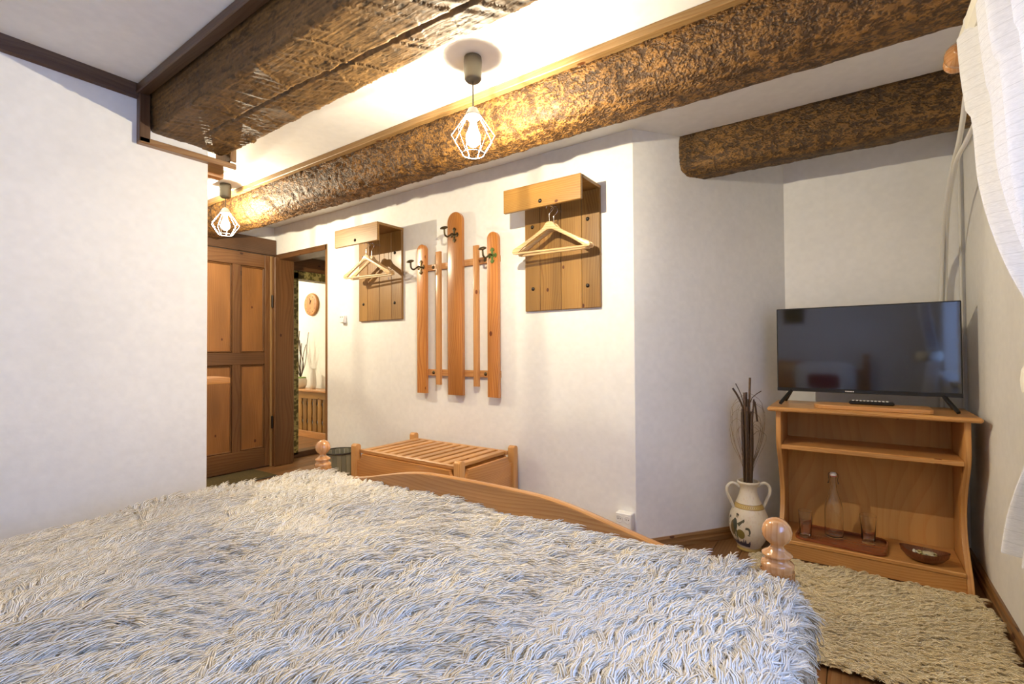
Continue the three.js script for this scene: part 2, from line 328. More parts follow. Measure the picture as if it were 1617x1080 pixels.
// closed profile of [z, y]; disp(x, s, z, y, nz, ny) in metres along the outward normal
function beamGeo(x0, x1, profile, step, rstep, disp) {
  let pts = profile.map(([z, y]) => [z, y]);
  for (let it = 0; it < 2; it++) { // soften corners
    const q = [];
    for (let i = 0; i < pts.length; i++) { const a = pts[i], b = pts[(i + 1) % pts.length], L = Math.hypot(b[0] - a[0], b[1] - a[1]), c = Math.min(0.25, 0.006 / L / (it + 1)); q.push([lerp(a[0], b[0], c), lerp(a[1], b[1], c)], [lerp(b[0], a[0], c), lerp(b[1], a[1], c)]); }
    pts = q;
  }
  const ring = [];
  for (let i = 0; i < pts.length; i++) { const a = pts[i], b = pts[(i + 1) % pts.length], L = Math.hypot(b[0] - a[0], b[1] - a[1]), n = Math.max(1, Math.round(L / rstep)); for (let k = 0; k < n; k++) ring.push([lerp(a[0], b[0], k / n), lerp(a[1], b[1], k / n)]); }
  const N = ring.length, cz = ring.reduce((t, p) => t + p[0], 0) / N, cy = ring.reduce((t, p) => t + p[1], 0) / N;
  const nor = ring.map((p, i) => { const a = ring[(i + N - 1) % N], b = ring[(i + 1) % N]; let nz = b[1] - a[1], ny = -(b[0] - a[0]); const l = Math.hypot(nz, ny) || 1; nz /= l; ny /= l; if (nz * (p[0] - cz) + ny * (p[1] - cy) < 0) { nz = -nz; ny = -ny; } return [nz, ny]; });
  const S = [0]; for (let i = 0; i < N; i++) S.push(S[i] + Math.hypot(ring[(i + 1) % N][0] - ring[i][0], ring[(i + 1) % N][1] - ring[i][1]));
  const K = Math.ceil((x1 - x0) / step), pos = [], uv = [], idx = [];
  for (let k = 0; k <= K; k++) for (let i = 0; i <= N; i++) {
    const x = lerp(x0, x1, k / K), j = i % N, d = disp(x, S[i], ring[j][0], ring[j][1], nor[j][0], nor[j][1]);
    pos.push(x, ring[j][1] + nor[j][1] * d, ring[j][0] + nor[j][0] * d); uv.push(x, S[i]);
  }
  const W = N + 1;
  for (let k = 0; k < K; k++) for (let i = 0; i < N; i++) { const a = k * W + i, b = a + 1, c = a + W, d = c + 1; idx.push(a, b, c, b, d, c); }
  for (const [k, f] of [[0, 1], [K, 0]]) { const c = pos.length / 3; pos.push(lerp(x0, x1, k / K), cy, cz); uv.push(0, 0); for (let i = 0; i < N; i++) idx.push(c, k * W + (f ? i + 1 : i), k * W + (f ? i : i + 1)); }
  const g = new THREE.BufferGeometry(); g.setAttribute('position', new THREE.Float32BufferAttribute(pos, 3)); g.setAttribute('uv', new THREE.Float32BufferAttribute(uv, 2)); g.setIndex(idx); g.computeVertexNormals();
  // make the seam and winding outward
  const nrm = g.attributes.normal; if (nrm.getY(Math.floor(W * 0.5)) * 0 !== 0) throw new Error('beam');
  return g;
}
const lumps = (x, y, z, s) => 0.55 * n3(x * 3, y * 9, z * 9, s) + 0.3 * n3(x * 9, y * 26, z * 26, s + 1) + 0.18 * n3(x * 30, y * 60, z * 60, s + 2);
const fine = (x, y, z, s) => 0.6 * n3(x * 70, y * 95, z * 95, s) + 0.4 * n3(x * 150, y * 190, z * 190, s + 1);
{ // first beam: hewn, near the camera
  const z0 = -0.815, z1 = -1.15, yb = 2.02;
  const g = beamGeo(XP - 0.02, XW + 0.05, [[z0, YC + 0.03], [z0 - 0.008, yb + 0.012], [z0 - 0.020, yb + 0.002], [z1 + 0.02, yb - 0.005], [z1, yb + 0.015], [z1, YC + 0.03]], 0.006, 0.006, (x, s, z, y, nz, ny) => {
    let d = 0.006 * lumps(x, y, z, 1) + 0.0012 * fine(x, y, z, 5);
    if (ny < -0.5) { // adze cuts and the long drying crack on the underside
      for (const [fx, fz, w, s] of [[0.9, 0.62, 0.036, 77], [0.8, -0.35, 0.10, 99]]) {
        const a = (x * fx + z * fz + 0.045 * n3(x * 4, z * 8, 0, s)) / w, k = Math.floor(a), f = a - k, h = hash(k, 5, s), on = sstep(n3(x * 3.1 + k * 0.7, z * 7, k, s + 4), -0.25, 0.35);
        d += on * (0.002 + 0.007 * h) * (f * f * f - 0.3);
      }
      const zc = lerp(-0.975, -1.03, sstep(x, -2.4, -0.6)) + 0.018 * n3(x * 3, 1, 0, 40);
      d -= 0.016 * sstep(0.006 - Math.abs(z - zc), 0, 0.005) * sstep(x, -2.5, -2.2);
    } else if (Math.abs(nz) > 0.5) d += 0.006 * n3(x * 1.6, y * 3, z, 12);
    return d;
  });
  struct('ceiling_beam', g, beamMat(hewnColor, [0.78, 0.65, 0.43], 0.003, hewnBump, 0.62, 0), 'thick axe-hewn dark ceiling beam with long crack, ending at partition wall', 'beam');
  // lath along its camera side and the box of boards where it meets the partition
  struct('trim_2', bx(XP, XW, YC - 0.038, YC, z0 + 0.006, z0 + 0.05, 0.004, 0), M.darkTrim, 'dark lath between hewn beam and ceiling', 'trim');
  const t = thing('trim_3', 'brown board frame around the hewn beam end on the partition wall', 'trim', [XP, 0, 0], 0, undefined, 'structure');
  part('upright', bx(-0.02, 0.035, 1.955, YC, -0.815, -0.775, 0.003), M.darkTrim, t);
  part('upright', bx(-0.12, 0.035, 1.985, YC, -1.175, -1.145, 0.003), M.brownTrim, t);
  part('board', bx(-0.02, 0.035, 1.95, 1.978, -1.175, -0.775, 0.003, 2), M.brownTrim, t);
  part('soffit', bx(-0.12, -0.02, 1.955, 1.985, -1.17, -0.9, 0.003, 2), M.lath, t);
}
{ // second beam: worm-eaten log with rounded face
  const g = beamGeo(XD, XW + 0.05, [[-1.715, YC + 0.03], [-1.70, 2.15], [-1.715, 2.09], [-1.755, 2.02], [-1.80, 1.995], [-1.90, 1.99], [-1.945, 2.02], [-1.96, YC + 0.03]], 0.010, 0.0075, (x, s, z, y, nz, ny) => {
    const rough = lerp(0.35, 1, sstep(n3(x * 1.1, 2, 0, 60), -0.3, 0.2));
    return 0.012 * lumps(x, y, z, 15) + 0.0065 * rough * fine(x, y, z, 18) - 0.006 * sstep(n3(x * 22, y * 40, z * 40, 64), 0.25, 0.6) * rough;
  });
  struct('ceiling_beam', g, beamMat(beamColor, [0.60, 0.49, 0.265], 0.006), 'rounded worm-eaten brown ceiling beam running behind both pendant lamps', 'beam');
  struct('trim_4', bx(XD, XW, YC - 0.032, YC, -1.715, -1.672, 0.003, 0), M.lath, 'light brown lath between worm-eaten beam and ceiling', 'trim');
}
{ // third beam: short, over the television alcove
  const g = beamGeo(-0.84, XW + 0.05, [[-2.66, YC + 0.03], [-2.655, 2.06], [-2.665, 2.015], [-2.70, 1.985], [-2.80, 1.985], [-2.83, 2.01], [-2.83, YC + 0.03]], 0.010, 0.0075, (x, s, z, y) => 0.008 * lumps(x, y, z, 25) + 0.004 * fine(x, y, z, 28));
  struct('ceiling_beam', g, beamMat(beamColor, [0.45, 0.38, 0.185], 0.005), 'short dark ceiling beam above the television alcove', 'beam');
}

// ---------------------------------------------------------------- panelled door in the entrance wall
{
  const d = thing('door_1', 'brown four-panel wooden door beside the doorway', 'door', [XD + 0.02, 0, 0], 0, undefined, 'structure');
  const z1 = -2.395, z0 = -1.50, h0 = 0.01, h1 = 1.925, st = 0.085;
  part('stile', bx(-0.02, 0.025, h0, h1, z1, z1 + st, 0.004), M.door, d);
  part('stile', bx(-0.02, 0.025, h0, h1, z0 - st, z0, 0.004), M.door, d);
  const zm = -2.065, cols = [[z1 + st, zm - 0.035], [zm + 0.035, -1.72], [-1.65, z0 - st]];
  for (const [a, b] of [[zm - 0.035, zm + 0.035], [-1.72, -1.65]]) part('mullion', bx(-0.018, 0.022, h0 + 0.15, h1 - 0.11, a, b, 0.004), M.door, d);
  for (const [a, b] of [[h0, h0 + 0.17], [0.93, 1.04], [h1 - 0.12, h1]]) part('rail', bx(-0.02, 0.024, a, b, z1 + st, z0 - st, 0.004, 2), M.door, d);
  for (const [a, b] of cols) for (const [c, e] of [[h0 + 0.17, 0.93], [1.04, h1 - 0.12]]) {
    const p = part('panel', bx(-0.015, 0.006, c, e, a, b, 0.006), M.doorPanel, d);
    part('moulding', [bx(0.0, 0.017, c, c + 0.014, a, b, 0.006, 2), bx(0.0, 0.017, e - 0.014, e, a, b, 0.006, 2), bx(0, 0.017, c, e, a, a + 0.014, 0.006), bx(0, 0.017, c, e, b - 0.014, b, 0.006)], M.door, p);
  }
  const h = part('handle_plate', bx(0.024, 0.03, 0.92, 1.10, z0 - 0.065, z0 - 0.03, 0.002), M.iron, d);
  part('handle', [rod([0.03, 1.03, z0 - 0.048], [0.07, 1.03, z0 - 0.048], 0.008), rod([0.07, 1.03, z0 - 0.055], [0.07, 1.03, z0 - 0.16], 0.008)], M.iron, h);
  struct('trim_5', bx(XD, XD + 0.05, 1.93, 2.075, -2.415, -1.40, 0.004, 2), M.darkTrim, 'dark lintel board above the panelled door', 'trim');
}
{ // doorway in the back wall: frame
  const t = thing('door_2', 'open doorway with worn brown wooden frame leading to the hall', 'doorway', [0, 0, 0], 0, undefined, 'structure');
  part('jamb', bx(-4.39, -4.30, 0, 1.915, -2.56, -2.372, 0.006), M.door, t);
  part('jamb', bx(OX1 - 0.02, OX1 + 0.006, 0, OY + 0.004, ZA - 0.155, ZA + 0.006, 0.003), M.brownTrim, t);
  part('head', bx(-4.39, OX1, OY - 0.045, OY + 0.004, ZA - 0.155, ZA + 0.006, 0.004, 0), M.door, t);
  part('rebate', bx(-4.36, -4.345, 0, 1.92, -2.40, -2.355, 0.003), M.lath, t);
  for (const y of [0.35, 1.45]) part('hinge', rod([-4.325, y, -2.362], [-4.325, y + 0.11, -2.362], 0.009), M.iron, t);
}
// ---------------------------------------------------------------- hall beyond the doorway
const HX = -4.50, FZ = -3.62;
struct('wall_hall', [bx(HX - 0.12, HX, -0.1, 0.03, -3.5, -2.6, 0.001), bx(HX - 0.12, HX, 1.90, YC + 0.05, FZ - 0.1, -2.55, 0.001), bx(HX - 0.12, HX, -0.1, YC + 0.05, -2.66, -2.55, 0.001), bx(HX - 0.12, HX, -0.1, YC + 0.05, FZ - 0.1, -3.42, 0.001)], M.plaster, 'white hall wall around the mottled inner doorway', 'wall');
struct('wall_far', [bx(-7.6, -3.2, -0.1, YC + 0.05, FZ - 0.15, FZ, 0.001), bx(-3.35, -3.2, -0.1, YC + 0.05, FZ, ZA - 0.1, 0.001), bx(-7.6, -7.45, -0.1, YC + 0.05, FZ, -1.3, 0.001), bx(-7.6, XD - 0.1, -0.1, YC + 0.05, -1.45, -1.3, 0.001)], M.plaster, 'white far wall of the hall with round wooden clock', 'wall');
{
  const mott = tex(256, 512, (u, v) => { const a = fbm(u, v, 8, 24, 4, 501), k = sstep(a, 0.42, 0.62); return [lerp(0.36, 0.66, k), lerp(0.32, 0.60, k), lerp(0.14, 0.36, k)]; }, true);
  const mm = new THREE.MeshStandardMaterial({ map: sized(mott, 0.25, 0.5), roughness: 0.5 });
  const t = thing('door_3', 'inner hall doorway with mottled olive and gold frame', 'doorway', [HX, 0, 0], 0, undefined, 'structure');
  part('jamb', bx(-0.12, 0.02, 0.03, 1.83, -2.715, -2.645, 0.004), mm, t);
  part('jamb', bx(-0.12, 0.02, 0.03, 1.83, -3.43, -3.36, 0.004), mm, t);
  part('head', bx(-0.12, 0.02, 1.765, 1.845, -3.43, -2.645, 0.004, 2), mm, t);
  part('lintel', bx(-0.12, 0.03, 1.845, 1.99, -3.45, -2.62, 0.006, 2), M.door, t);
  part('threshold', bx(-0.12, 0.02, 0.0, 0.055, -3.43, -2.645, 0.004, 2), M.darkTrim, t);
}

// ================================================================ BED
const BX0 = -1.953, BX1 = -0.150, BZ = -1.30, BZ1 = 0.80, BXM = (BX0 + BX1) / 2;
{
  const bed = thing('bed', 'pine double bed with ball-topped posts and curved footboard', 'bed', [BXM, 0, 0]);
  const hw = (BX1 - BX0) / 2;
  const finial = (top, r) => { // turned post top
    const p = [[0.0001, 0], [0.010, -0.0018], [0.020, -0.007], [0.028, -0.016], [0.0325, -0.030], [0.0315, -0.042], [0.0255, -0.053], [0.0165, -0.0605], [0.0138, -0.0645], [0.0150, -0.069], [0.0195, -0.0745], [0.0275, -0.0795], [0.0325, -0.083], [0.0330, -0.086], [0.0305, -0.089], [0.0255, -0.0905], [0.0245, -0.094], [0.0265, -0.099], [0.0325, -0.102], [0.0352, -0.106], [0.0355, -0.112], [0.0335, -0.116], [0.0335, -0.122]];
    return lathe(p.map(([a, y]) => [a * r, top + y * r]).reverse(), 40);
  };
  for (const s of [-1, 1]) {
    const post = part('post', [grain(lathe([[0.001, 0], [0.03, 0], [0.034, 0.03], [0.034, 0.53]], 28), 1)].concat(Array.from({ length: 20 }, (_, i) => { const a = i / 20 * Math.PI * 2; return rod([Math.cos(a) * 0.0335, 0.38, Math.sin(a) * 0.0335], [Math.cos(a) * 0.0335, 0.528, Math.sin(a) * 0.0335], 0.0032, 6); })), M.pine, bed);
    post.position.set(s * hw, 0, BZ);
    part('finial', grain(finial(0.65, 1).toNonIndexed(), 1), M.pineBall, post);
  }
  // footboard: low at the posts, swelling to the middle
  const N = 48, top = (x) => { const a = Math.abs(x); return a < 0.2 ? 0.597 - 0.05 * a * a : a < 0.75 ? lerp(0.595, 0.505, sstep(a, 0.2, 0.8)) : lerp(0.5073, 0.50, (a - 0.75) / 0.2); };
  const out = [[-hw + 0.03, 0.24]]; out.push([hw - 0.03, 0.24]);
  for (let i = 0; i <= N; i++) { const x = lerp(hw - 0.03, -hw + 0.03, i / N); out.push([x, top(x)]); }
  part('footboard', plate(out, 0.032, 0.005, 0).translate(0, 0, BZ), M.pineFoot, bed);
  for (const s of [-1, 1]) part('side_rail', cbox(0.028, 0.16, BZ1 - BZ - 0.06, 0.004, 2).translate(s * hw, 0.30, (BZ + BZ1) / 2), M.pine, bed);
  for (const s of [-1, 1]) { const post = part('post', grain(lathe([[0.001, 0], [0.034, 0], [0.034, 0.86]], 24), 1), M.pine, bed); post.position.set(s * hw, 0, BZ1); part('finial', grain(finial(0.98, 1).toNonIndexed(), 1), M.pineBall, post); }
  const hb = [[-hw + 0.03, 0.3], [hw - 0.03, 0.3]]; for (let i = 0; i <= N; i++) { const x = lerp(hw - 0.03, -hw + 0.03, i / N); hb.push([x, 0.30 + top(x)]); }
  part('headboard', plate(hb, 0.032, 0.005, 0).translate(0, 0, BZ1), M.pine, bed);
  part('slat_base', cbox(2 * hw - 0.06, 0.03, BZ1 - BZ - 0.08, 0.003, 0).translate(0, 0.27, (BZ + BZ1) / 2), M.pineBack, bed);
}
{ // mattress
  const g = cbox(BX1 - BX0 - 0.03, 0.20, BZ1 - BZ - 0.07, 0.03, 0).translate(BXM, 0.387, (BZ + BZ1) / 2);
  solo('mattress', g, M.white, 'white mattress lying on the pine bed under the blanket', 'mattress');
}
// pillows at the head, seen only as a mirror image in the television
function pillow(x, y, z, w, h, rot, mat, trim, label) {
  const p = thing('pillow', label, 'pillow', [x, y, z], 0, 'pillows on the bed'); p.rotation.set(...rot);
  const make = (w2, h2, t) => { const g = new THREE.SphereGeometry(1, 40, 28), a = g.attributes.position; for (let i = 0; i < a.count; i++) { let X = a.getX(i), Y = a.getY(i), Z = a.getZ(i); const f = (q) => Math.sign(q) * Math.pow(Math.abs(q), 0.45); const e = 1 - 0.55 * Math.max(Math.abs(f(X)) ** 6, Math.abs(f(Y)) ** 6); a.setXYZ(i, f(X) * w2 / 2, f(Y) * h2 / 2, Z * t * e); } g.computeVertexNormals(); return g; };
  part('cover', make(w, h, 0.085), mat, p);
  if (trim) part('panel', make(w * 0.72, h * 0.68, 0.06).translate(0, 0, 0.032), trim, p);
  return p;
}
pillow(-1.42, 0.70, 0.60, 0.60, 0.40, [-0.35, Math.PI, 0], M.linen, M.redCloth, 'white pillow with dark red middle, nearest the partition wall');
pillow(-0.53, 0.70, 0.60, 0.60, 0.40, [-0.35, Math.PI, 0], M.linen, M.redCloth, 'white pillow with dark red middle, nearest the window');

// ---------------------------------------------------------------- shaggy pile
function lockGeo(s, n, L, w, spread, lift, tones, seg = 4) { // a patch of wavy wool strands that draw together into locks
  const save = seed; seed = s; const pos = [], nor = [], col = [], idx = [], locks = Math.max(1, Math.round(n / 6));
  const root = Array.from({ length: locks }, () => { const a = rnd() * 6.283, q = Math.sqrt(rnd()) * spread; return { x: Math.cos(a) * q, z: Math.sin(a) * q, turn: rr(-0.45, 0.45), up: rr(0.65, 1.35), l: rr(0.75, 1.15), ph: rnd() * 6.28, bend: rr(-0.45, 0.45), t: rnd() }; });
  for (let k = 0; k < n; k++) {
    const R = root[k % locks], a = rnd() * 6.283, q = Math.sqrt(rnd()) * 0.0085, ox = Math.cos(a) * q, oz = Math.sin(a) * q, l = L * R.l * rr(0.8, 1.12), up = lift * R.up * rr(0.8, 1.25), ww = w * rr(0.75, 1.2), ct = Math.cos(R.turn), st = Math.sin(R.turn), wa = rr(0.03, 0.10), tone = clamp(R.t + rr(-0.35, 0.35), 0, 1), jit = rr(-0.12, 0.12);
    const C = []; for (let i = 0; i <= seg; i++) { const t = i / seg, f = l * (0.10 * t + 0.82 * t ** 1.2), sd = l * ((R.bend + jit) * t * t * 0.6 + wa * Math.sin(t * 5 + R.ph)), cv = 1 - 0.62 * t; C.push(V(R.x + ox * cv + f * ct - sd * st, l * up * (1.9 * t - 1.3 * t * t) + 0.0015, R.z + oz * cv + f * st + sd * ct)); }
    const base = pos.length / 3, c = [0, 1, 2].map((i) => lerp(tones[0][i], tones[1][i], tone));
    for (let i = 0; i <= seg; i++) {
      const d = C[Math.min(seg, i + 1)].clone().sub(C[Math.max(0, i - 1)]).normalize(), e = d.clone().cross(V(0, 1, 0)).normalize(), f = e.clone().cross(d), r = ww * 0.5 * (i === seg ? 0.2 : 1 - 0.3 * i / seg);
      for (let j = 0; j < 3; j++) { const b = j / 3 * 6.283 + 0.5, nx = e.clone().multiplyScalar(Math.cos(b)).addScaledVector(f, Math.sin(b)); pos.push(C[i].x + nx.x * r, C[i].y + nx.y * r, C[i].z + nx.z * r); nor.push(nx.x, nx.y, nx.z); col.push(...c); }
    }
    for (let i = 0; i < seg; i++) for (let j = 0; j < 3; j++) { const A = base + i * 3 + j, B = base + i * 3 + (j + 1) % 3; idx.push(A, A + 3, B, B, A + 3, B + 3); }
  }
  seed = save;
  const g = new THREE.BufferGeometry(); g.setAttribute('position', new THREE.Float32BufferAttribute(pos, 3)); g.setAttribute('normal', new THREE.Float32BufferAttribute(nor, 3)); g.setAttribute('color', new THREE.Float32BufferAttribute(col, 3)); g.setIndex(idx); return g;
}
// surf(i) -> {p, n, dir, k}; spreads the locks over several variants
function pile(parent, count, surf, variants, mat, tones) {
  const per = Math.ceil(count / variants.length), m4 = new THREE.Matrix4(), X = V(), Y = V(), Z = V();
  for (const [vi, geo] of variants.entries()) {
    const im = new THREE.InstancedMesh(geo, mat, per); im.name = 'pile'; im.userData.kind = 'stuff'; im.castShadow = im.receiveShadow = true;
    for (let i = 0; i < per; i++) {
      const s = surf(i * variants.length + vi); Y.copy(s.n); X.copy(s.dir).addScaledVector(Y, -s.dir.dot(Y)).normalize(); Z.crossVectors(X, Y);
      const k = s.k; m4.makeBasis(X.clone().multiplyScalar(k), Y.clone().multiplyScalar(k * (s.ky ?? 1)), Z.clone().multiplyScalar(k)); m4.setPosition(s.p); im.setMatrixAt(i, m4);
      const t = s.tone ?? rnd(), c = new THREE.Color().setRGB(lerp(tones[0][0], tones[1][0], t), lerp(tones[0][1], tones[1][1], t), lerp(tones[0][2], tones[1][2], t)); im.setColorAt(i, c);
    }
    parent.add(im);
  }
}
{
  const x0 = BX0 - 0.035, x1 = BX1 + 0.048, z0 = BZ + 0.035, z1 = 0.12, R = 0.045, DROP = 0.24, yTop = 0.508;
  const bumps = (x, z) => 0.016 * n3(x * 2.6, z * 2.6, 0, 201) + 0.008 * n3(x * 7, z * 7, 0, 203);
  const topW = x1 - x0 - 2 * R, arc = R * Math.PI / 2, S = 2 * DROP + 2 * arc + topW;
  const at = (s, z) => { // cross-section walk from hem over the bed to the other hem
    let x, y, nx, ny, tx, ty;
    if (s < DROP) { x = x0; y = yTop - R - (DROP - s); nx = -1; ny = 0; }
    else if (s < DROP + arc) { const a = (s - DROP) / R; x = x0 + R - R * Math.cos(a); y = yTop - R + R * Math.sin(a); nx = -Math.cos(a); ny = Math.sin(a); }
    else if (s < DROP + arc + topW) { x = x0 + R + (s - DROP - arc); y = yTop; nx = 0; ny = 1; }
    else if (s < DROP + 2 * arc + topW) { const a = (s - DROP - arc - topW) / R; x = x1 - R + R * Math.sin(a); y = yTop - R + R * Math.cos(a); nx = Math.sin(a); ny = Math.cos(a); }
    else { x = x1; y = yTop - R - (s - DROP - 2 * arc - topW); nx = 1; ny = 0; }
    const b = bumps(x, z), head = 0;
    return { p: V(x + nx * b, y + ny * b - head, z), n: V(nx, ny, 0), side: nx };
  };
  const b = thing('shaggy_blanket', 'large cream-white shaggy wool blanket covering the bed', 'blanket');
  const NS = 90, NZ = 70, pos = [], idx = [];
  for (let i = 0; i <= NZ; i++) for (let j = 0; j <= NS; j++) pos.push(...at(S * j / NS, lerp(z0, z1, i / NZ)).p.toArray());
  for (let i = 0; i < NZ; i++) for (let j = 0; j < NS; j++) { const a = i * (NS + 1) + j, c = a + NS + 1; idx.push(a, c, a + 1, a + 1, c, c + 1); }
  const g = new THREE.BufferGeometry(); g.setAttribute('position', new THREE.Float32BufferAttribute(pos, 3)); g.setIndex(idx); g.computeVertexNormals();
  part('backing', g, M.wool, b);
  const WT1 = [[0.87, 0.84, 0.77], [0.82, 0.73, 0.57]];
  const variants = [1, 2, 3, 4, 5, 6].map((k) => lockGeo(900 + k * 77, 58, 0.054, 0.0038, 0.024, [0.26, 0.34, 0.22, 0.42, 0.30, 0.27][k - 1], WT1));
  seed = 4242;
  pile(b, 12500, () => {
    const s = S * rnd(), z = lerp(z0, z1, rnd()), q = at(s, z), x = q.p.x;
    let a = -Math.PI / 2 - 0.12 + 1.25 * n3(x * 1.7, z * 1.7, 0, 211) + 0.9 * n3(x * 5, z * 5, 0, 213) + rr(-0.35, 0.35);
    const dir = V(Math.cos(a), 0, Math.sin(a));
    if (Math.abs(q.side) > 0.15) dir.add(V(0, -1.4 * Math.abs(q.side), 0)).add(V(q.side * 0.5, 0, 0));
    return { p: q.p, n: q.n, dir, k: rr(0.8, 1.2) * (0.9 + 0.25 * n3(x * 4, z * 4, 0, 217)), ky: 1 + 0.5 * n3(x * 6, z * 6, 0, 219), tone: clamp(0.3 + 0.5 * n3(x * 7, z * 7, 0, 221) + rr(-0.2, 0.2), 0, 1) };
  }, variants, M.woolPile, [[1, 1, 1], [0.95, 0.91, 0.85]]);
}
function rug(name, label, poly, count, yh) { // poly: four corners [x, z], bilinear
  const r = thing(name, label, 'rug', [0, 0.004, 0], 0);
  const P = (u, v) => { const a = poly[0], b = poly[1], c = poly[2], d = poly[3]; const w = 0.012 * n3(u * 6, v * 6, 0, 301); return V(lerp(lerp(a[0], b[0], u), lerp(d[0], c[0], u), v) + w, yh, lerp(lerp(a[1], b[1], u), lerp(d[1], c[1], u), v) + w); };
  const N = 24, pos = [], idx = [];
  for (let i = 0; i <= N; i++) for (let j = 0; j <= N; j++) pos.push(...P(j / N, i / N).toArray());
  for (let i = 0; i < N; i++) for (let j = 0; j < N; j++) { const a = i * (N + 1) + j, c = a + N + 1; idx.push(a, c, a + 1, a + 1, c, c + 1); }
  const g = new THREE.BufferGeometry(); g.setAttribute('position', new THREE.Float32BufferAttribute(pos, 3)); g.setIndex(idx); g.computeVertexNormals();
  if (g.attributes.normal.getY(0) < 0) { g.index.array.reverse(); g.computeVertexNormals(); }
  part('backing', g, M.wool, r);
  const WT2 = [[0.93, 0.84, 0.63], [0.88, 0.74, 0.48]];
  const variants = [1, 2, 3, 4].map((k) => lockGeo(1900 + k * 77, 50, 0.030, 0.0030, 0.018, [0.58, 0.70, 0.48, 0.62][k - 1], WT2));
  pile(r, count, () => {
    const u = rnd(), v = rnd(), p = P(u, v); let a = 0.25 + 1.1 * n3(p.x * 4, p.z * 4, 0, 311) + rr(-0.5, 0.5);
    return { p, n: V(0, 1, 0), dir: V(Math.cos(a), 0, Math.sin(a)), k: rr(0.8, 1.15), tone: clamp(0.4 + 0.4 * n3(p.x * 14, p.z * 14, 0, 321) + rr(-0.3, 0.3), 0, 1) };
  }, variants, M.woolPile, [[1, 1, 1], [0.95, 0.92, 0.86]]);
}
rug('shaggy_rug', 'cream shaggy rug in front of the television stand', [[-0.42, -2.70], [0.405, -2.735], [0.415, -1.97], [-0.36, -1.86]], 2700, 0.006);
rug('shaggy_rug', 'second cream shaggy rug beside the bed, mostly out of frame', [[-0.36, -1.72], [0.02, -1.80], [0.38, -1.72], [-0.30, -0.9]].map((p, i) => [[-0.34, -1.75], [0.40, -1.73], [0.40, -0.75], [-0.34, -0.75]][i]), 2400, 0.006);
{
  const tone = tex(256, 256, (u, v) => { const k = 0.8 + 0.4 * (fbm(u, v, 60, 60, 3, 601) - 0.5) + 0.12 * (fbm(u, v, 4, 4, 2, 611) - 0.5); return [0.40 * k, 0.335 * k, 0.17 * k]; }, true);
  const mat = new THREE.MeshStandardMaterial({ map: sized(tone, 0.4, 0.4), roughness: 0.95, bumpMap: sized(tone, 0.2, 0.2), bumpScale: 0.002 });
  const m = thing('door_mat', 'flat olive-brown mat on the floor before the panelled door', 'mat');
  part('carpet', plate([[-4.33, -1.10], [-4.05, -1.10], [-3.98, -2.21], [-4.33, -2.20]].map(([x, z]) => [x, -z]), 0.012, 0.003).rotateX(-Math.PI / 2).translate(0, 0.006, 0), mat, m);
  part('rubber_edge', bx(-4.06, -3.965, 0, 0.009, -2.215, -1.10, 0.003, 2), M.black2, m);
}

// ================================================================ PENDANT LAMPS
function pendant(x, z, drop, label) {
  const o = thing('pendant_lamp', label, 'lamp', [x, YC, z], 0, 'wire cage pendant lamps');
  part('canopy', lathe([[0.0001, -0.1], [0.026, -0.098], [0.034, -0.088], [0.036, -0.02], [0.034, -0.004], [0.0001, -0.002]], 28), M.canopy, o);
  part('cord', rod([0, -0.1, 0], [0, -drop, 0], 0.0032), M.canopy, o);
  part('socket', lathe([[0.0001, -drop - 0.05], [0.019, -drop - 0.05], [0.021, -drop - 0.046], [0.031, -drop - 0.036], [0.029, -drop - 0.028], [0.018, -drop - 0.006], [0.008, -drop], [0.0001, -drop]], 28), M.socket, o);
  const yt = -drop - 0.038, ym = -drop - 0.118, yb = -drop - 0.185, rt = 0.032, rm = 0.086, rb = 0.044, n = 9;
  part('cage_ring', new THREE.TorusGeometry(rt, 0.0014, 6, 32).rotateX(Math.PI / 2).translate(0, yt, 0), M.wire, o);
  part('cage_ring', new THREE.TorusGeometry(rb, 0.0016, 6, 32).rotateX(Math.PI / 2).translate(0, yb, 0), M.wire, o);
  for (let i = 0; i < n; i++) {
    const a = i / n * 6.2832 + 0.2, c = Math.cos(a), s = Math.sin(a);
    part('cage_wire', [rod([c * rt, yt, s * rt], [c * rm, ym, s * rm], 0.0013, 6), rod([c * rm, ym, s * rm], [c * rb, yb, s * rb], 0.0013, 6), new THREE.SphereGeometry(0.0014, 6, 5).translate(c * rm, ym, s * rm)], M.wire, o);
  }
  part('bulb', lathe([[0.0001, -drop - 0.158], [0.012, -drop - 0.155], [0.024, -drop - 0.144], [0.030, -drop - 0.127], [0.028, -drop - 0.108], [0.020, -drop - 0.088], [0.014, -drop - 0.070], [0.0135, -drop - 0.052], [0.0001, -drop - 0.05]], 24), M.bulb, o);
  const l = new THREE.PointLight(LAMP_COLOR, LAMP_POWER); l.name = 'bulb_light'; l.position.set(0, -drop - 0.122, 0); l.castShadow = true; l.shadow.radius = 0.25; l.shadow.bias = -0.002; l.shadow.camera.near = 0.02; o.add(l);
  return o;
}
pendant(-1.2, -1.457, 0.20, 'lit wire cage pendant lamp hanging before the coat rack wall');
pendant(-3.5, -1.582, 0.165, 'lit wire cage pendant lamp hanging near the panelled door');

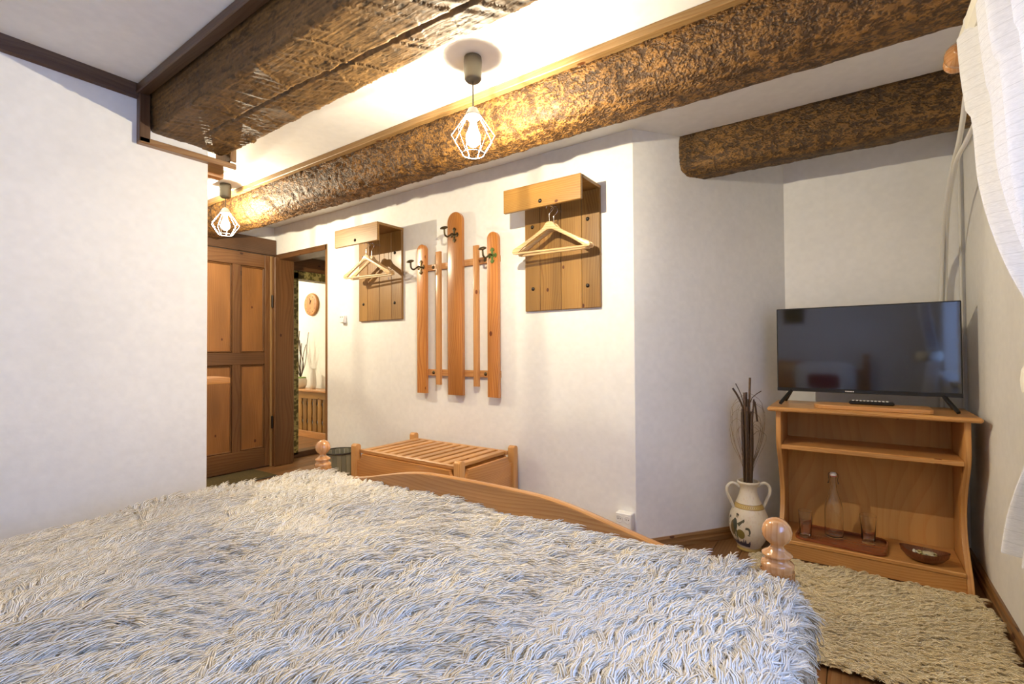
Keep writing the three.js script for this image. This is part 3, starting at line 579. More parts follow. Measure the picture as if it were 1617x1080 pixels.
// ================================================================ HANGER SHELVES
function hangerShape() {
  const s = new THREE.Shape();
  s.moveTo(0, 0.002); s.bezierCurveTo(0.028, 0.002, 0.028, -0.02, 0.045, -0.032); s.bezierCurveTo(0.09, -0.062, 0.16, -0.10, 0.222, -0.128); s.bezierCurveTo(0.236, -0.136, 0.236, -0.152, 0.226, -0.158); s.lineTo(0.205, -0.158);
  s.bezierCurveTo(0.15, -0.115, 0.08, -0.075, 0.02, -0.045); s.bezierCurveTo(0.01, -0.04, -0.01, -0.04, -0.02, -0.045); s.bezierCurveTo(-0.08, -0.075, -0.15, -0.115, -0.205, -0.158);
  s.lineTo(-0.226, -0.158); s.bezierCurveTo(-0.236, -0.152, -0.236, -0.136, -0.222, -0.128); s.bezierCurveTo(-0.16, -0.10, -0.09, -0.062, -0.045, -0.032); s.bezierCurveTo(-0.028, -0.02, -0.028, 0.002, 0, 0.002);
  return s;
}
const hangerGeo = plate(hangerShape(), 0.013, 0.003, 0, 14), hangerBar = grain(rod([-0.212, -0.155, 0], [0.212, -0.155, 0], 0.0065, 10).toNonIndexed(), 0);
const hangerHook = tube([[0, -0.005, 0], [0, 0.045, 0], [0.012, 0.055, 0], [0.022, 0.070, 0], [0.018, 0.090, 0], [0, 0.098, 0], [-0.018, 0.088, 0], [-0.020, 0.075, 0]], 0.0018, 30, 6);
function hanger(x, y, z, turn, label) {
  const h = thing('clothes_hanger', label, 'hanger', [x, y, z], turn, 'wooden clothes hangers');
  part('body', hangerGeo, M.hanger, h); part('bar', hangerBar, M.hanger, h); part('hook', hangerHook, M.chrome, h);
}
function boltGeo(r = 0.011) { return lathe([[r, 0], [r, 0.002], [r * 0.8, 0.005], [r * 0.45, 0.0075], [0.0001, 0.0085]], 14).rotateX(Math.PI / 2); }
function shelfUnit(x0, label) { // x0 left edge of the backboard
  const w = 0.485, u = thing('wall_shelf', label, 'shelf', [x0 + w / 2, 1.276, ZA], 0, 'stained wall shelves with hanger rail');
  const h = 0.648, t = 0.02, n = 4, pw = [0.105, 0.14, 0.13, 0.11];
  let x = -w / 2;
  for (let i = 0; i < n; i++) { part('plank', cbox(pw[i] - 0.0015, h, t, 0.003).translate(x + pw[i] / 2, h / 2, t / 2), i % 2 ? M.stained : M.stained2, u); x += pw[i]; }
  part('shelf_board', bx(-w / 2, w / 2, h - 0.004, h + 0.014, 0, 0.218, 0.002, 0), M.stained, u);
  part('front_plank', bx(-w / 2 + 0.002, w / 2 - 0.002, h - 0.115, h + 0.0145, 0.218, 0.238, 0.0025, 0), M.stained2, u);
  part('hanger_rail', rod([0, h - 0.085, 0.02], [0, h - 0.085, 0.22], 0.006, 10), M.chrome, u);
  for (const [bx_, by] of [[-w / 2 + 0.057, 0.13], [-w / 2 + 0.054, 0.495], [w / 2 - 0.075, 0.122], [w / 2 - 0.072, 0.487]]) part('bolt', boltGeo().translate(bx_, by, t), M.iron, u);
  part('bolt', boltGeo().translate(0, h - 0.085, 0.238), M.iron, u);
}
shelfUnit(-1.584, 'stained pine wall shelf unit closest to the television');
shelfUnit(-3.135, 'stained pine wall shelf unit closest to the doorway');
hanger(-1.3415, 1.749, ZA + 0.14, 0.10, 'pale wooden hanger at front of shelf closest to the television');
hanger(-1.3415, 1.747, ZA + 0.09, 0.05, 'pale wooden hanger behind another on shelf closest to the television');
hanger(-2.8925, 1.749, ZA + 0.14, 0.10, 'pale wooden hanger at front of shelf closest to the doorway');
hanger(-2.8925, 1.747, ZA + 0.09, 0.05, 'pale wooden hanger behind another on shelf closest to the doorway');

// ================================================================ COAT RACK
{
  const r = thing('coat_rack', 'tall orange pine coat rack with five upright slats and three hooks', 'coat rack', [0, 0, ZA]);
  const board = (x0, x1, y0, y1, round, t, z, mat, small) => {
    const w = x1 - x0, s = new THREE.Shape();
    s.moveTo(-w / 2, y0); s.lineTo(w / 2, y0);
    if (round) { s.lineTo(w / 2, y1 - w / 2); s.absarc(0, y1 - w / 2, w / 2, 0, Math.PI, false); } else { s.lineTo(w / 2, y1); s.lineTo(-w / 2, y1); }
    s.lineTo(-w / 2, y0);
    part('slat', plate(s, t, 0.003, 1, 16).translate((x0 + x1) / 2, 0, z), mat, r);
  };
  for (const [a, b] of [[1.596, 1.638], [0.876, 0.92]]) part('rail', bx(-2.46, -1.775, a, b, 0.0, 0.02, 0.003, 0), M.rackPineLight, r);
  board(-2.468, -2.384, 0.756, 1.781, true, 0.026, 0.033, M.rackPine); board(-2.293, -2.254, 0.818, 1.715, false, 0.022, 0.031, M.rackPineLight);
  board(-2.181, -2.054, 0.756, 1.955, true, 0.026, 0.033, M.rackPine); board(-1.967, -1.928, 0.818, 1.715, false, 0.022, 0.031, M.rackPineLight); board(-1.85, -1.766, 0.756, 1.781, true, 0.026, 0.033, M.rackPine);
  for (const [x, y] of [[-2.335, 1.617], [-1.885, 1.617], [-2.335, 0.898], [-1.885, 0.898]]) part('bolt', boltGeo(0.012).translate(x, y, 0.02), M.bronze, r);
  const fleur = new THREE.Shape(); // four-armed plate with pointed ends
  const arm = (k) => { const c = Math.cos(k * Math.PI / 2), s = Math.sin(k * Math.PI / 2), L = k % 2 ? 0.05 : 0.036; return [[0.008, -0.008], [L * 0.55, -0.007], [L * 0.62, -0.016], [L * 0.82, -0.012], [L, 0], [L * 0.82, 0.012], [L * 0.62, 0.016], [L * 0.55, 0.007]].map(([x, y]) => [x * c - y * s, x * s + y * c]); };
  fleur.setFromPoints([0, 1, 2, 3].flatMap(arm).map(([x, y]) => new THREE.Vector2(x, y)));
  const plateG = plate(fleur, 0.006, 0.0015);
  const armG = tube([[0, 0, 0.0], [0, 0.004, 0.02], [0, -0.012, 0.045], [0, -0.024, 0.068], [0, -0.016, 0.088], [0, 0.008, 0.094], [0, 0.018, 0.094]], 0.0058, 26, 8);
  const knobG = lathe([[0.0001, -0.004], [0.008, -0.003], [0.020, 0.001], [0.0215, 0.004], [0.017, 0.009], [0.008, 0.012], [0.0001, 0.0125]], 18).scale(1.25, 1.25, 1.25).rotateX(0.35).translate(0, 0.022, 0.096);
  for (const [x, y, m] of [[-2.117, 1.803, M.bronze], [-1.806, 1.632, M.patina], [-2.426, 1.622, M.bronze]]) {
    const h = part('hook', plateG, m, r, m === M.patina ? 'green weathered hook' : undefined); h.position.set(x, y, 0.049);
    part('arm', armG, m === M.patina ? M.bronze : m, h); part('knob', knobG, M.bronze, h);
  }
}
{ // thermostat and socket
  const t = thing('thermostat', 'small white control box on the wall beside the doorway', 'thermostat', [-3.338, 1.303, ZA]);
  part('body', cbox(0.05, 0.06, 0.03, 0.004).translate(0, 0, 0.015), M.white, t); part('dial', cbox(0.03, 0.03, 0.006, 0.002).translate(0.012, -0.012, 0.033), M.white, t);
  part('button', [cbox(0.007, 0.007, 0.003, 0.001).translate(-0.014, 0.017, 0.031), cbox(0.007, 0.007, 0.003, 0.001).translate(0.008, 0.017, 0.031)], M.black, t);
  const s = thing('wall_socket', 'white double power socket low on the wall behind the footboard', 'socket', [-0.972, 0.163, ZA]);
  part('box', cbox(0.085, 0.085, 0.045, 0.004).translate(0, 0, 0.0225), M.white, s);
  for (const x of [-0.022, 0.022]) { const f = part('outlet', lathe([[0.0001, 0.044], [0.014, 0.044], [0.016, 0.047], [0.018, 0.047], [0.018, 0.043]], 20).rotateX(Math.PI / 2).translate(x, 0.012, 0), M.white, s); part('hole', [rod([x - 0.006, 0.012, 0.043], [x - 0.006, 0.012, 0.0455], 0.0025), rod([x + 0.006, 0.012, 0.043], [x + 0.006, 0.012, 0.0455], 0.0025)], M.black, f); }
}
// ================================================================ LUGGAGE RACK
{
  const x0 = -2.49, x1 = -1.655, z0 = -2.365, z1 = -1.885, r = thing('luggage_rack', 'slatted pine luggage rack standing below the coat rack', 'luggage rack', [(x0 + x1) / 2, 0, (z0 + z1) / 2]);
  const hx = (x1 - x0) / 2, hz = (z1 - z0) / 2;
  for (const a of [-1, 1]) for (const b of [-1, 1]) {
    const s = new THREE.Shape(); s.moveTo(-0.021, 0.06); s.lineTo(0.021, 0.06); s.lineTo(0.021, 0.468); s.bezierCurveTo(0.016, 0.486, -0.016, 0.486, -0.021, 0.468); s.lineTo(-0.021, 0.06);
    const p = part('post', plate(s, 0.044, 0.003, 1, 8).rotateY(Math.PI / 2).translate(a * hx, 0, b * hz), M.pineStand, r);
    part('foot', lathe([[0.0001, 0], [0.014, 0], [0.018, 0.02], [0.014, 0.045], [0.02, 0.06]], 16).translate(a * hx, 0, b * hz), M.pine, p);
  }
  for (const b of [-1, 1]) part('deck_rail', bx(-hx + 0.024, hx - 0.024, 0.427, 0.449, b * hz - b * 0.03 - (b > 0 ? 0 : 0.024), b * hz - b * 0.03 + (b > 0 ? 0.024 : 0), 0.003, 0), M.pineStand, r);
  const n = 11, span = 2 * hx - 0.05;
  for (let i = 0; i < n; i++) part('slat', cbox(span / n * 0.62, 0.020, 2 * hz - 0.06, 0.003, 2).translate(-hx + 0.025 + span * (i + 0.5) / n, 0.4385, 0), M.pineStand, r);
  const apron = (len, axisZ) => { const s = new THREE.Shape(), h = len / 2; s.moveTo(-h, 0.17); s.lineTo(h, 0.17); s.lineTo(h, 0.385); s.absarc(h, 0.425, 0.04, -Math.PI / 2, -Math.PI, true); s.lineTo(-h + 0.04, 0.425); s.absarc(-h, 0.425, 0.04, 0, -Math.PI / 2, true); s.lineTo(-h, 0.17); const g = plate(s, 0.02, 0.002, 0, 10); return axisZ ? g.rotateY(Math.PI / 2) : g; };
  for (const b of [-1, 1]) part('apron', apron(2 * hx - 0.044, false).translate(0, 0, b * hz), M.pine, r);
  for (const a of [-1, 1]) part('apron', apron(2 * hz - 0.044, true).translate(a * hx, 0, 0), M.pine, r);
}
{ // waste basket
  const b = thing('waste_basket', 'round slatted waste basket with dark rim behind the bed', 'waste basket', [-3.19, 0, -2.275]);
  const n = 22, R = 0.118;
  for (let i = 0; i < n; i++) { const a = i / n * 6.2832; part('slat', cbox(0.030, 0.275, 0.004, 0.001).rotateX(-0.05).translate(0, 0.15, R).rotateY(a), [M.basket1, M.basket2][i % 2], b); }
  part('rim', new THREE.TorusGeometry(R + 0.007, 0.006, 8, 40).rotateX(Math.PI / 2).translate(0, 0.288, 0), M.iron, b);
  part('rim', new THREE.TorusGeometry(R - 0.004, 0.005, 8, 40).rotateX(Math.PI / 2).translate(0, 0.012, 0), M.iron, b);
  part('bottom', lathe([[0.0001, 0.006], [R - 0.004, 0.006], [R - 0.004, 0.012], [0.0001, 0.012]], 32), M.basket2, b);
}

// ================================================================ TELEVISION CORNER
{
  const x0 = -0.318, x1 = 0.409, cx = (x0 + x1) / 2, zf = -2.765, zb = -3.10, hw = (x1 - x0) / 2;
  const s = thing('tv_stand', 'open pine television stand with curved sides and one shelf', 'tv stand', [cx, 0, zf]);
  const d = zb - zf; // negative
  const prof = [[0, 0], [-0.003, 0.03], [-0.028, 0.075], [-0.075, 0.13], [-0.125, 0.2], [-0.145, 0.27], [-0.14, 0.33], [-0.11, 0.41], [-0.068, 0.48], [-0.03, 0.54], [-0.014, 0.59], [-0.012, 0.66], [-0.012, 0.735]];
  const crv = new THREE.SplineCurve(prof.map(([z, y]) => new THREE.Vector2(-z, y))).getPoints(40);
  const side = plate([[-d, 0], ...crv.map((p) => [p.x, p.y]).reverse().map((p) => p), [-d, 0.735]].length ? [...crv.map((p) => [p.x, p.y]), [-d, 0.735], [-d, 0]] : [], 0.022, 0.0025, 1);
  for (const a of [-1, 1]) part('side_panel', side.clone().rotateY(Math.PI / 2).translate(a * (hw - 0.011), 0, 0), M.pineStand, s);
  part('top', cbox(2 * hw + 0.066, 0.021, -d + 0.075, 0.007, 0).translate(0, 0.7455, d / 2 - 0.005), M.pineStand, s);
  part('shelf', bx(-hw + 0.022, hw - 0.022, 0.542, 0.565, d + 0.008, -0.02, 0.003, 0), M.pineStand, s);
  part('bottom_shelf', bx(-hw + 0.022, hw - 0.022, 0.072, 0.092, d + 0.008, -0.016, 0.004, 0), M.pineStand, s);
  part('plinth', bx(-hw + 0.022, hw - 0.022, 0.004, 0.072, -0.04, -0.02, 0.002, 0), M.pineStand, s);
  part('back_panel', bx(-hw + 0.022, hw - 0.022, 0.01, 0.735, d, d + 0.008, 0.001, 1), M.pineBack, s);

  // television, turned a little
  const tv = thing('television', 'flat black television on the pine stand', 'television', [0.040, 0.756, -2.955], rad(-2.2));
  const W = 0.738, H = 0.438, y0 = 0.066;
  part('housing', cbox(W, H, 0.02, 0.003).translate(0, y0 + H / 2, -0.008), M.black, tv);
  part('back_shell', cbox(W * 0.62, H * 0.6, 0.04, 0.012).translate(0, y0 + H * 0.42, -0.036), M.black, tv);
  part('screen', bx(-W / 2 + 0.005, W / 2 - 0.005, y0 + 0.018, y0 + H - 0.005, 0.002, 0.0042, 0.0005), M.screen, tv);
  part('bezel', bx(-W / 2, W / 2, y0, y0 + 0.017, 0.002, 0.0055, 0.001), M.black, tv);
  const lg = []; for (let i = 0; i < 6; i++) lg.push(cbox(0.0046, 0.0052, 0.0006, 0.0001).translate(-0.065 + i * 0.0062, y0 + 0.009, 0.0058));
  part('logo', lg, M.white, tv);
  for (const a of [-1, 1]) part('foot', [rod([a * 0.30, y0 + 0.01, -0.008], [a * 0.345, 0.006, 0.085], 0.009, 4), rod([a * 0.30, y0 + 0.01, -0.012], [a * 0.345, 0.006, -0.11], 0.009, 4)], M.black, tv);

  // board and remote on the top
  const bd = new THREE.Shape(); const bw = 0.225, bh = 0.085, br = 0.07;
  bd.moveTo(-bw + br, -bh); bd.lineTo(bw - 0.02, -bh); bd.quadraticCurveTo(bw, -bh, bw, -bh + 0.02); bd.lineTo(bw, bh - 0.02); bd.quadraticCurveTo(bw, bh, bw - 0.02, bh); bd.lineTo(-bw + br, bh); bd.quadraticCurveTo(-bw, bh, -bw, 0); bd.quadraticCurveTo(-bw, -bh, -bw + br, -bh);
  const board = solo('serving_board', plate(bd, 0.020, 0.004, 0, 10).rotateX(-Math.PI / 2), M.pineStand, 'thick pine board with rounded end under the remote control', 'board');
  board.position.set(0.068, 0.766, -2.862);
  const rm = thing('remote_control', 'black remote control lying on the pine board', 'remote', [0.075, 0.776, -2.885], -0.05);
  part('body', cbox(0.175, 0.017, 0.045, 0.006).translate(0, 0.0085, 0), M.black, rm);
  for (let i = 0; i < 10; i++) for (let j = 0; j < 3; j++) part('button', cbox(0.009, 0.003, 0.007, 0.001).translate(-0.07 + i * 0.0145, 0.018, -0.013 + j * 0.013), M.white, rm);

  // tray with bottle and glasses
  const tr = thing('tray', 'reddish-brown tray under the bottle on the bottom of the tv stand', 'tray', [-0.055, 0.094, -2.917], rad(-5));
  const ts = new THREE.Shape(); const P = [[-0.205, 0.035], [-0.19, -0.02], [-0.10, -0.15], [0.14, 0.005], [0.175, 0.035], [0.165, 0.085], [0.11, 0.145], [-0.12, 0.135]];
  const tc = new THREE.SplineCurve([...P, P[0]].map(([x, y]) => new THREE.Vector2(x, y)));
  const round = (k) => { // rounded rectangle
    const w = 0.185 * k, h = 0.118 * k, r = 0.05, q = new THREE.Shape(); q.moveTo(-w + r, -h); q.lineTo(w - r, -h); q.quadraticCurveTo(w, -h, w, -h + r); q.lineTo(w, h - r); q.quadraticCurveTo(w, h, w - r, h); q.lineTo(-w + r, h); q.quadraticCurveTo(-w, h, -w, h - r); q.lineTo(-w, -h + r); q.quadraticCurveTo(-w, -h, -w + r, -h); return q; };
  part('plate', plate(round(1), 0.006, 0.0015, 0, 10).rotateX(-Math.PI / 2).translate(0, 0.003, 0), M.tray, tr);
  const hole = new THREE.Path(round(0.955).getPoints(10)); const rim = round(1); rim.holes.push(hole);
  part('rim', plate(rim, 0.012, 0.002, 0, 10).rotateX(-Math.PI / 2).translate(0, 0.008, 0), M.tray, tr);
  const by = 0.1015;
  const bt = thing('swing_top_bottle', 'clear glass swing-top bottle standing on the tray', 'bottle', [-0.083, by, -2.925]);
  part('glass', lathe([[0.0001, 0.001], [0.030, 0.0005], [0.037, 0.004], [0.040, 0.012], [0.040, 0.13], [0.038, 0.155], [0.031, 0.185], [0.021, 0.215], [0.0145, 0.245], [0.0125, 0.275], [0.0125, 0.292], [0.0145, 0.296], [0.0145, 0.304], [0.0125, 0.306], [0.0095, 0.304], [0.0095, 0.275], [0.0115, 0.245], [0.018, 0.214], [0.028, 0.184], [0.035, 0.154], [0.037, 0.129], [0.037, 0.016], [0.034, 0.010], [0.0001, 0.009]], 36), M.glass, bt);
  part('stopper', lathe([[0.0001, 0.303], [0.0125, 0.303], [0.0145, 0.309], [0.0145, 0.317], [0.011, 0.323], [0.0001, 0.324]], 20), M.white, bt);
  part('seal', new THREE.TorusGeometry(0.0125, 0.0026, 8, 20).rotateX(Math.PI / 2).translate(0, 0.306, 0), M.red, bt);
  part('wire_bail', [-1, 1].map((a) => tube([[a * 0.004, 0.322, 0], [a * 0.018, 0.318, 0], [a * 0.020, 0.300, 0], [a * 0.017, 0.284, 0.004], [a * 0.024, 0.268, 0.006], [a * 0.018, 0.272, 0]], 0.0014, 20, 6)), M.iron, bt);
  const tumbler = (x, z, r, h, label) => {
    const g = thing('drinking_glass', label, 'glass', [x, by, z], 0, 'drinking glasses on the tray');
    part('wall', lathe([[0.0001, 0], [r * 0.76, 0], [r * 0.79, 0.003], [r, h - 0.001], [r - 0.001, h], [r - 0.0024, h - 0.001], [r * 0.73, 0.014], [0.0001, 0.012]], 32), M.glass, g);
  };
  tumbler(-0.2, -2.835, 0.031, 0.135, 'clear drinking glass on the tray beside the bed post');
  tumbler(0.056, -2.93, 0.034, 0.135, 'clear drinking glass on the tray beside the wooden bowl');

  // wooden bowl with potpourri and a small glass
  const bw2 = thing('wooden_bowl', 'boat-shaped brown wooden bowl on the bottom of the tv stand', 'bowl', [0.255, 0.0925, -2.838], rad(-8));
  const bowlG = (o) => { const g = lathe([[0.0001, o], [0.030, o], [0.052, 0.012 + o], [0.068, 0.030 + o * 0.3], [0.072, 0.046]], 40), a = g.attributes.position; for (let i = 0; i < a.count; i++) { const x = a.getX(i), y = a.getY(i), z = a.getZ(i), c = Math.abs(x) / 0.072; a.setXYZ(i, x * 1.22, y + 0.012 * c * c * (y / 0.046), z * (0.78 - 0.16 * c * c)); } g.computeVertexNormals(); return g; };
  part('shell', [bowlG(0), bowlG(0.004).scale(0.95, 1, 0.93)], M.bowl, bw2);
  const jar = thing('tealight_glass', 'small clear candle glass sitting in the potpourri of the wooden bowl', 'candle glass', [0.268, 0.115, -2.842]);
  part('glass', lathe([[0.0001, 0.001], [0.017, 0.001], [0.021, 0.006], [0.022, 0.026], [0.018, 0.036], [0.020, 0.042], [0.019, 0.042], [0.017, 0.036], [0.0205, 0.026], [0.019, 0.008], [0.0001, 0.004]], 28), M.clear, jar);
  part('candle', lathe([[0.0001, 0.005], [0.018, 0.005], [0.019, 0.02], [0.0001, 0.021]], 20), M.wax, jar);
  seed = 99; const pet = [];
  for (let i = 0; i < 46; i++) { const a = rnd() * 6.28, q = Math.sqrt(rnd()), x = Math.cos(a) * q * 0.072, z = Math.sin(a) * q * 0.038; const g = new THREE.SphereGeometry(1, 7, 5).scale(rr(0.006, 0.013), rr(0.002, 0.004), rr(0.004, 0.008)).rotateZ(rr(-0.6, 0.6)).rotateY(rnd() * 6.28).translate(x, 0.122 + rr(0, 0.012) - q * 0.004, z); const c = [[0.72, 0.66, 0.42], [0.8, 0.78, 0.66], [0.30, 0.27, 0.10], [0.62, 0.55, 0.22]][Math.floor(rnd() * 4)]; const n = norm(g); n.setAttribute('color', new THREE.Float32BufferAttribute(Array.from({ length: n.attributes.position.count }, () => c).flat(), 3)); pet.push(n); }
  const pot = shade(new THREE.Mesh(mergeGeometries(pet), new THREE.MeshStandardMaterial({ vertexColors: true, roughness: 0.9 }))); pot.name = 'potpourri'; pot.position.set(0.255, 0, -2.838); pot.rotation.y = rad(-8); scene.add(pot); meta(pot, 'pale yellow and green potpourri filling the wooden bowl', 'potpourri', undefined, 'stuff');
}
// ================================================================ VASE WITH DRY STALKS
{
  const vx = -0.452, vz = -2.80, v = thing('vase', 'two-handled cream ceramic vase with painted rider and waves', 'vase', [vx, 0, vz], rad(30));
  const pr = [[0.0001, 0.0], [0.052, 0.0], [0.058, 0.004], [0.058, 0.012], [0.054, 0.016], [0.058, 0.024], [0.074, 0.05], [0.089, 0.085], [0.096, 0.12], [0.096, 0.15], [0.089, 0.185], [0.074, 0.22], [0.058, 0.25], [0.047, 0.28], [0.041, 0.305], [0.042, 0.325], [0.051, 0.34], [0.0545, 0.346], [0.0545, 0.353], [0.050, 0.356], [0.047, 0.352], [0.040, 0.33], [0.036, 0.30], [0.034, 0.27]];
  const cv = document.createElement('canvas'); cv.width = 1024; cv.height = 512; const c = cv.getContext('2d');
  c.fillStyle = '#d9cdb6'; c.fillRect(0, 0, 1024, 512);
  seed = 5; for (let i = 0; i < 900; i++) { c.fillStyle = `rgba(${150 + rnd() * 60 | 0},${125 + rnd() * 60 | 0},${85 + rnd() * 60 | 0},0.10)`; c.beginPath(); c.arc(rnd() * 1024, rnd() * 512, 2 + rnd() * 9, 0, 7); c.fill(); }
  const YV = (y) => 512 * (1 - y / 0.36);
  c.fillStyle = '#b99a55'; c.fillRect(0, YV(0.243), 1024, YV(0.222) - YV(0.243)); c.strokeStyle = '#7d6428'; c.lineWidth = 3; for (const y of [0.243, 0.222]) { c.beginPath(); c.moveTo(0, YV(y)); c.lineTo(1024, YV(y)); c.stroke(); }
  for (let i = 0; i < 90; i++) { c.fillStyle = i % 2 ? '#8a7430' : '#d5c285'; c.beginPath(); c.arc(i * 11.4 + 4, YV(0.2325), 3.4, 0, 7); c.fill(); }
  c.fillStyle = '#b79b58'; c.fillRect(0, YV(0.02), 1024, 40);
  for (const bx_ of [256, 768]) { // painted figure, twice round
    c.save(); c.translate(bx_, 0);
    c.fillStyle = '#3a3a52'; c.beginPath(); c.moveTo(-110, YV(0.036)); for (let i = 0; i <= 11; i++) { const x = -110 + i * 20; c.quadraticCurveTo(x - 4, YV(0.05 + 0.012 * (i % 2)), x + 6, YV(0.068 + 0.014 * Math.sin(i * 1.7))); c.lineTo(x + 10, YV(0.052)); } c.lineTo(115, YV(0.03)); c.closePath(); c.fill();
    c.fillStyle = '#6f5a2e'; c.beginPath(); c.ellipse(-38, YV(0.125), 34, 58, 0.25, 0, 7); c.fill();
    c.fillStyle = '#7a6a30'; c.beginPath(); c.ellipse(34, YV(0.098), 36, 36, 0, 0, 7); c.fill();
    c.fillStyle = '#3f4436'; c.beginPath(); c.ellipse(-16, YV(0.145), 22, 42, -0.1, 0, 7); c.fill(); c.fillRect(-30, YV(0.12), 12, 62); c.fillRect(-10, YV(0.12), 12, 68);
    c.fillStyle = '#9b8b70'; c.beginPath(); c.arc(-2, YV(0.186), 13, 0, 7); c.fill(); c.fillStyle = '#3f3a2c'; c.beginPath(); c.ellipse(-2, YV(0.193), 17, 7, 0.2, 0, 7); c.fill();
    c.fillStyle = '#4e4c36'; c.beginPath(); c.moveTo(4, YV(0.15)); c.lineTo(66, YV(0.178)); c.lineTo(70, YV(0.168)); c.lineTo(30, YV(0.132)); c.closePath(); c.fill();
    c.strokeStyle = '#d8d2c2'; c.lineWidth = 7; c.beginPath(); c.moveTo(0, YV(0.115)); c.lineTo(56, YV(0.158)); c.stroke();
    c.fillStyle = '#45463c'; for (const [x, y, k] of [[-96, 0.165, -1], [96, 0.128, 1]]) { c.save(); c.translate(x, YV(y)); c.scale(k, 1); c.beginPath(); c.moveTo(-18, -14); c.quadraticCurveTo(16, -24, 22, 12); c.quadraticCurveTo(24, 30, 6, 40); c.quadraticCurveTo(12, 18, 4, 4); c.quadraticCurveTo(-6, -2, -20, 2); c.closePath(); c.fill(); c.fillRect(-2, 38, 20, 7); c.restore(); }
    c.restore();
  }
  const ct = new THREE.CanvasTexture(cv); ct.colorSpace = THREE.SRGBColorSpace; ct.wrapS = THREE.RepeatWrapping; ct.offset.x = -0.09;
  const g = lathe(pr, 64), p = g.attributes.position, uv = g.attributes.uv; for (let i = 0; i < p.count; i++) uv.setY(i, p.getY(i) / 0.36);
  part('body', g, new THREE.MeshPhysicalMaterial({ map: ct, roughness: 0.4, clearcoat: 0.3, clearcoatRoughness: 0.3 }), v);
  for (const a of [-1, 1]) part('handle', tube([[a * 0.046, 0.325, 0], [a * 0.062, 0.338, 0], [a * 0.085, 0.343, 0], [a * 0.106, 0.325, 0], [a * 0.108, 0.295, 0], [a * 0.096, 0.265, 0], [a * 0.082, 0.235, 0], [a * 0.074, 0.215, 0]], 0.0078, 40, 10), M.ceramic, v);
  // bundle of stalks
  seed = 31;
  const stalk = (pts, r, m, name, label, group) => { const o = solo(name, tube(pts, r, 20, 7), m, label, 'dried plant', group, 'thing'); o.position.set(vx, 0, vz); };
  for (let i = 0; i < 15; i++) { const a = i / 15 * 6.28, q = 0.006 + 0.022 * ((i * 7) % 15) / 15, x = Math.cos(a) * q, z = Math.sin(a) * q, top = 0.70 + 0.05 * rnd() + (i % 5 === 0 ? 0.07 : 0); stalk([[x * 0.6, 0.20, z * 0.6], [x * 0.9, 0.36, z * 0.9], [x * 1.1 + rr(-0.003, 0.003), 0.55, z * 1.1], [x * 1.15 + rr(-0.006, 0.006), top, z * 1.15]], 0.0052 + 0.002 * rnd(), [M.stalk, M.stalk2][i % 2], 'dried_stalk', 'straight dark brown dried stalk in the painted vase', 'straight stalks in the vase'); }
  const uF = V(0.82, 0, -0.57); const W = (s, y, o = 0) => [uF.x * s + 0.3 * o, y, uF.z * s + o];
  stalk([W(0, 0.24), W(0.006, 0.60), W(0.010, 0.74), W(0.016, 0.895)], 0.0056, M.stalk2, 'dried_stalk', 'tallest upright dark stalk in the painted vase');
  stalk([W(-0.005, 0.24), W(-0.012, 0.62), W(-0.018, 0.72), W(-0.05, 0.80), W(-0.075, 0.84)], 0.0052, M.stalk, 'dried_stalk', 'thick dark stalk bent towards the slanting wall');
  stalk([W(0.01, 0.24), W(0.018, 0.60), W(0.032, 0.74), W(0.036, 0.79), W(0.052, 0.665)], 0.0046, M.stalk, 'dried_stalk', 'broken dark stalk tip hanging towards the tv stand');
  stalk([W(0.0, 0.24), W(0.008, 0.66), W(0.02, 0.78), W(0.05, 0.81), W(0.075, 0.825)], 0.0022, M.stalk, 'dried_stalk', 'thin dark twig pointing towards the television');
  stalk([W(0.0, 0.24), W(-0.008, 0.68), W(-0.03, 0.80), W(-0.055, 0.855), W(-0.06, 0.865)], 0.0022, M.stalk, 'dried_stalk', 'thin dark twig pointing up beside the tallest stalk');
  for (let i = 0; i < 16; i++) { const sd = i % 2 ? 1 : -1, b = rr(0.05, 0.10) * sd, h = rr(0.60, 0.80), o = rr(-0.03, 0.04), e = rr(-0.2, 0.08); stalk([[0, 0.30, 0], W(b * 0.35, 0.44, o * 0.3), W(b * 0.9, 0.58 + rr(-0.03, 0.03), o), W(b * 0.95, h - 0.03, o), W(b * 0.55, h, o), W(b * 0.15, h + e * 0.3, o * 0.8)], 0.0008, [M.grass1, M.grass2][i % 2], 'dried_grass', 'hair-thin curling dried grass blade in the painted vase', 'curling grass blades in the vase'); }
}
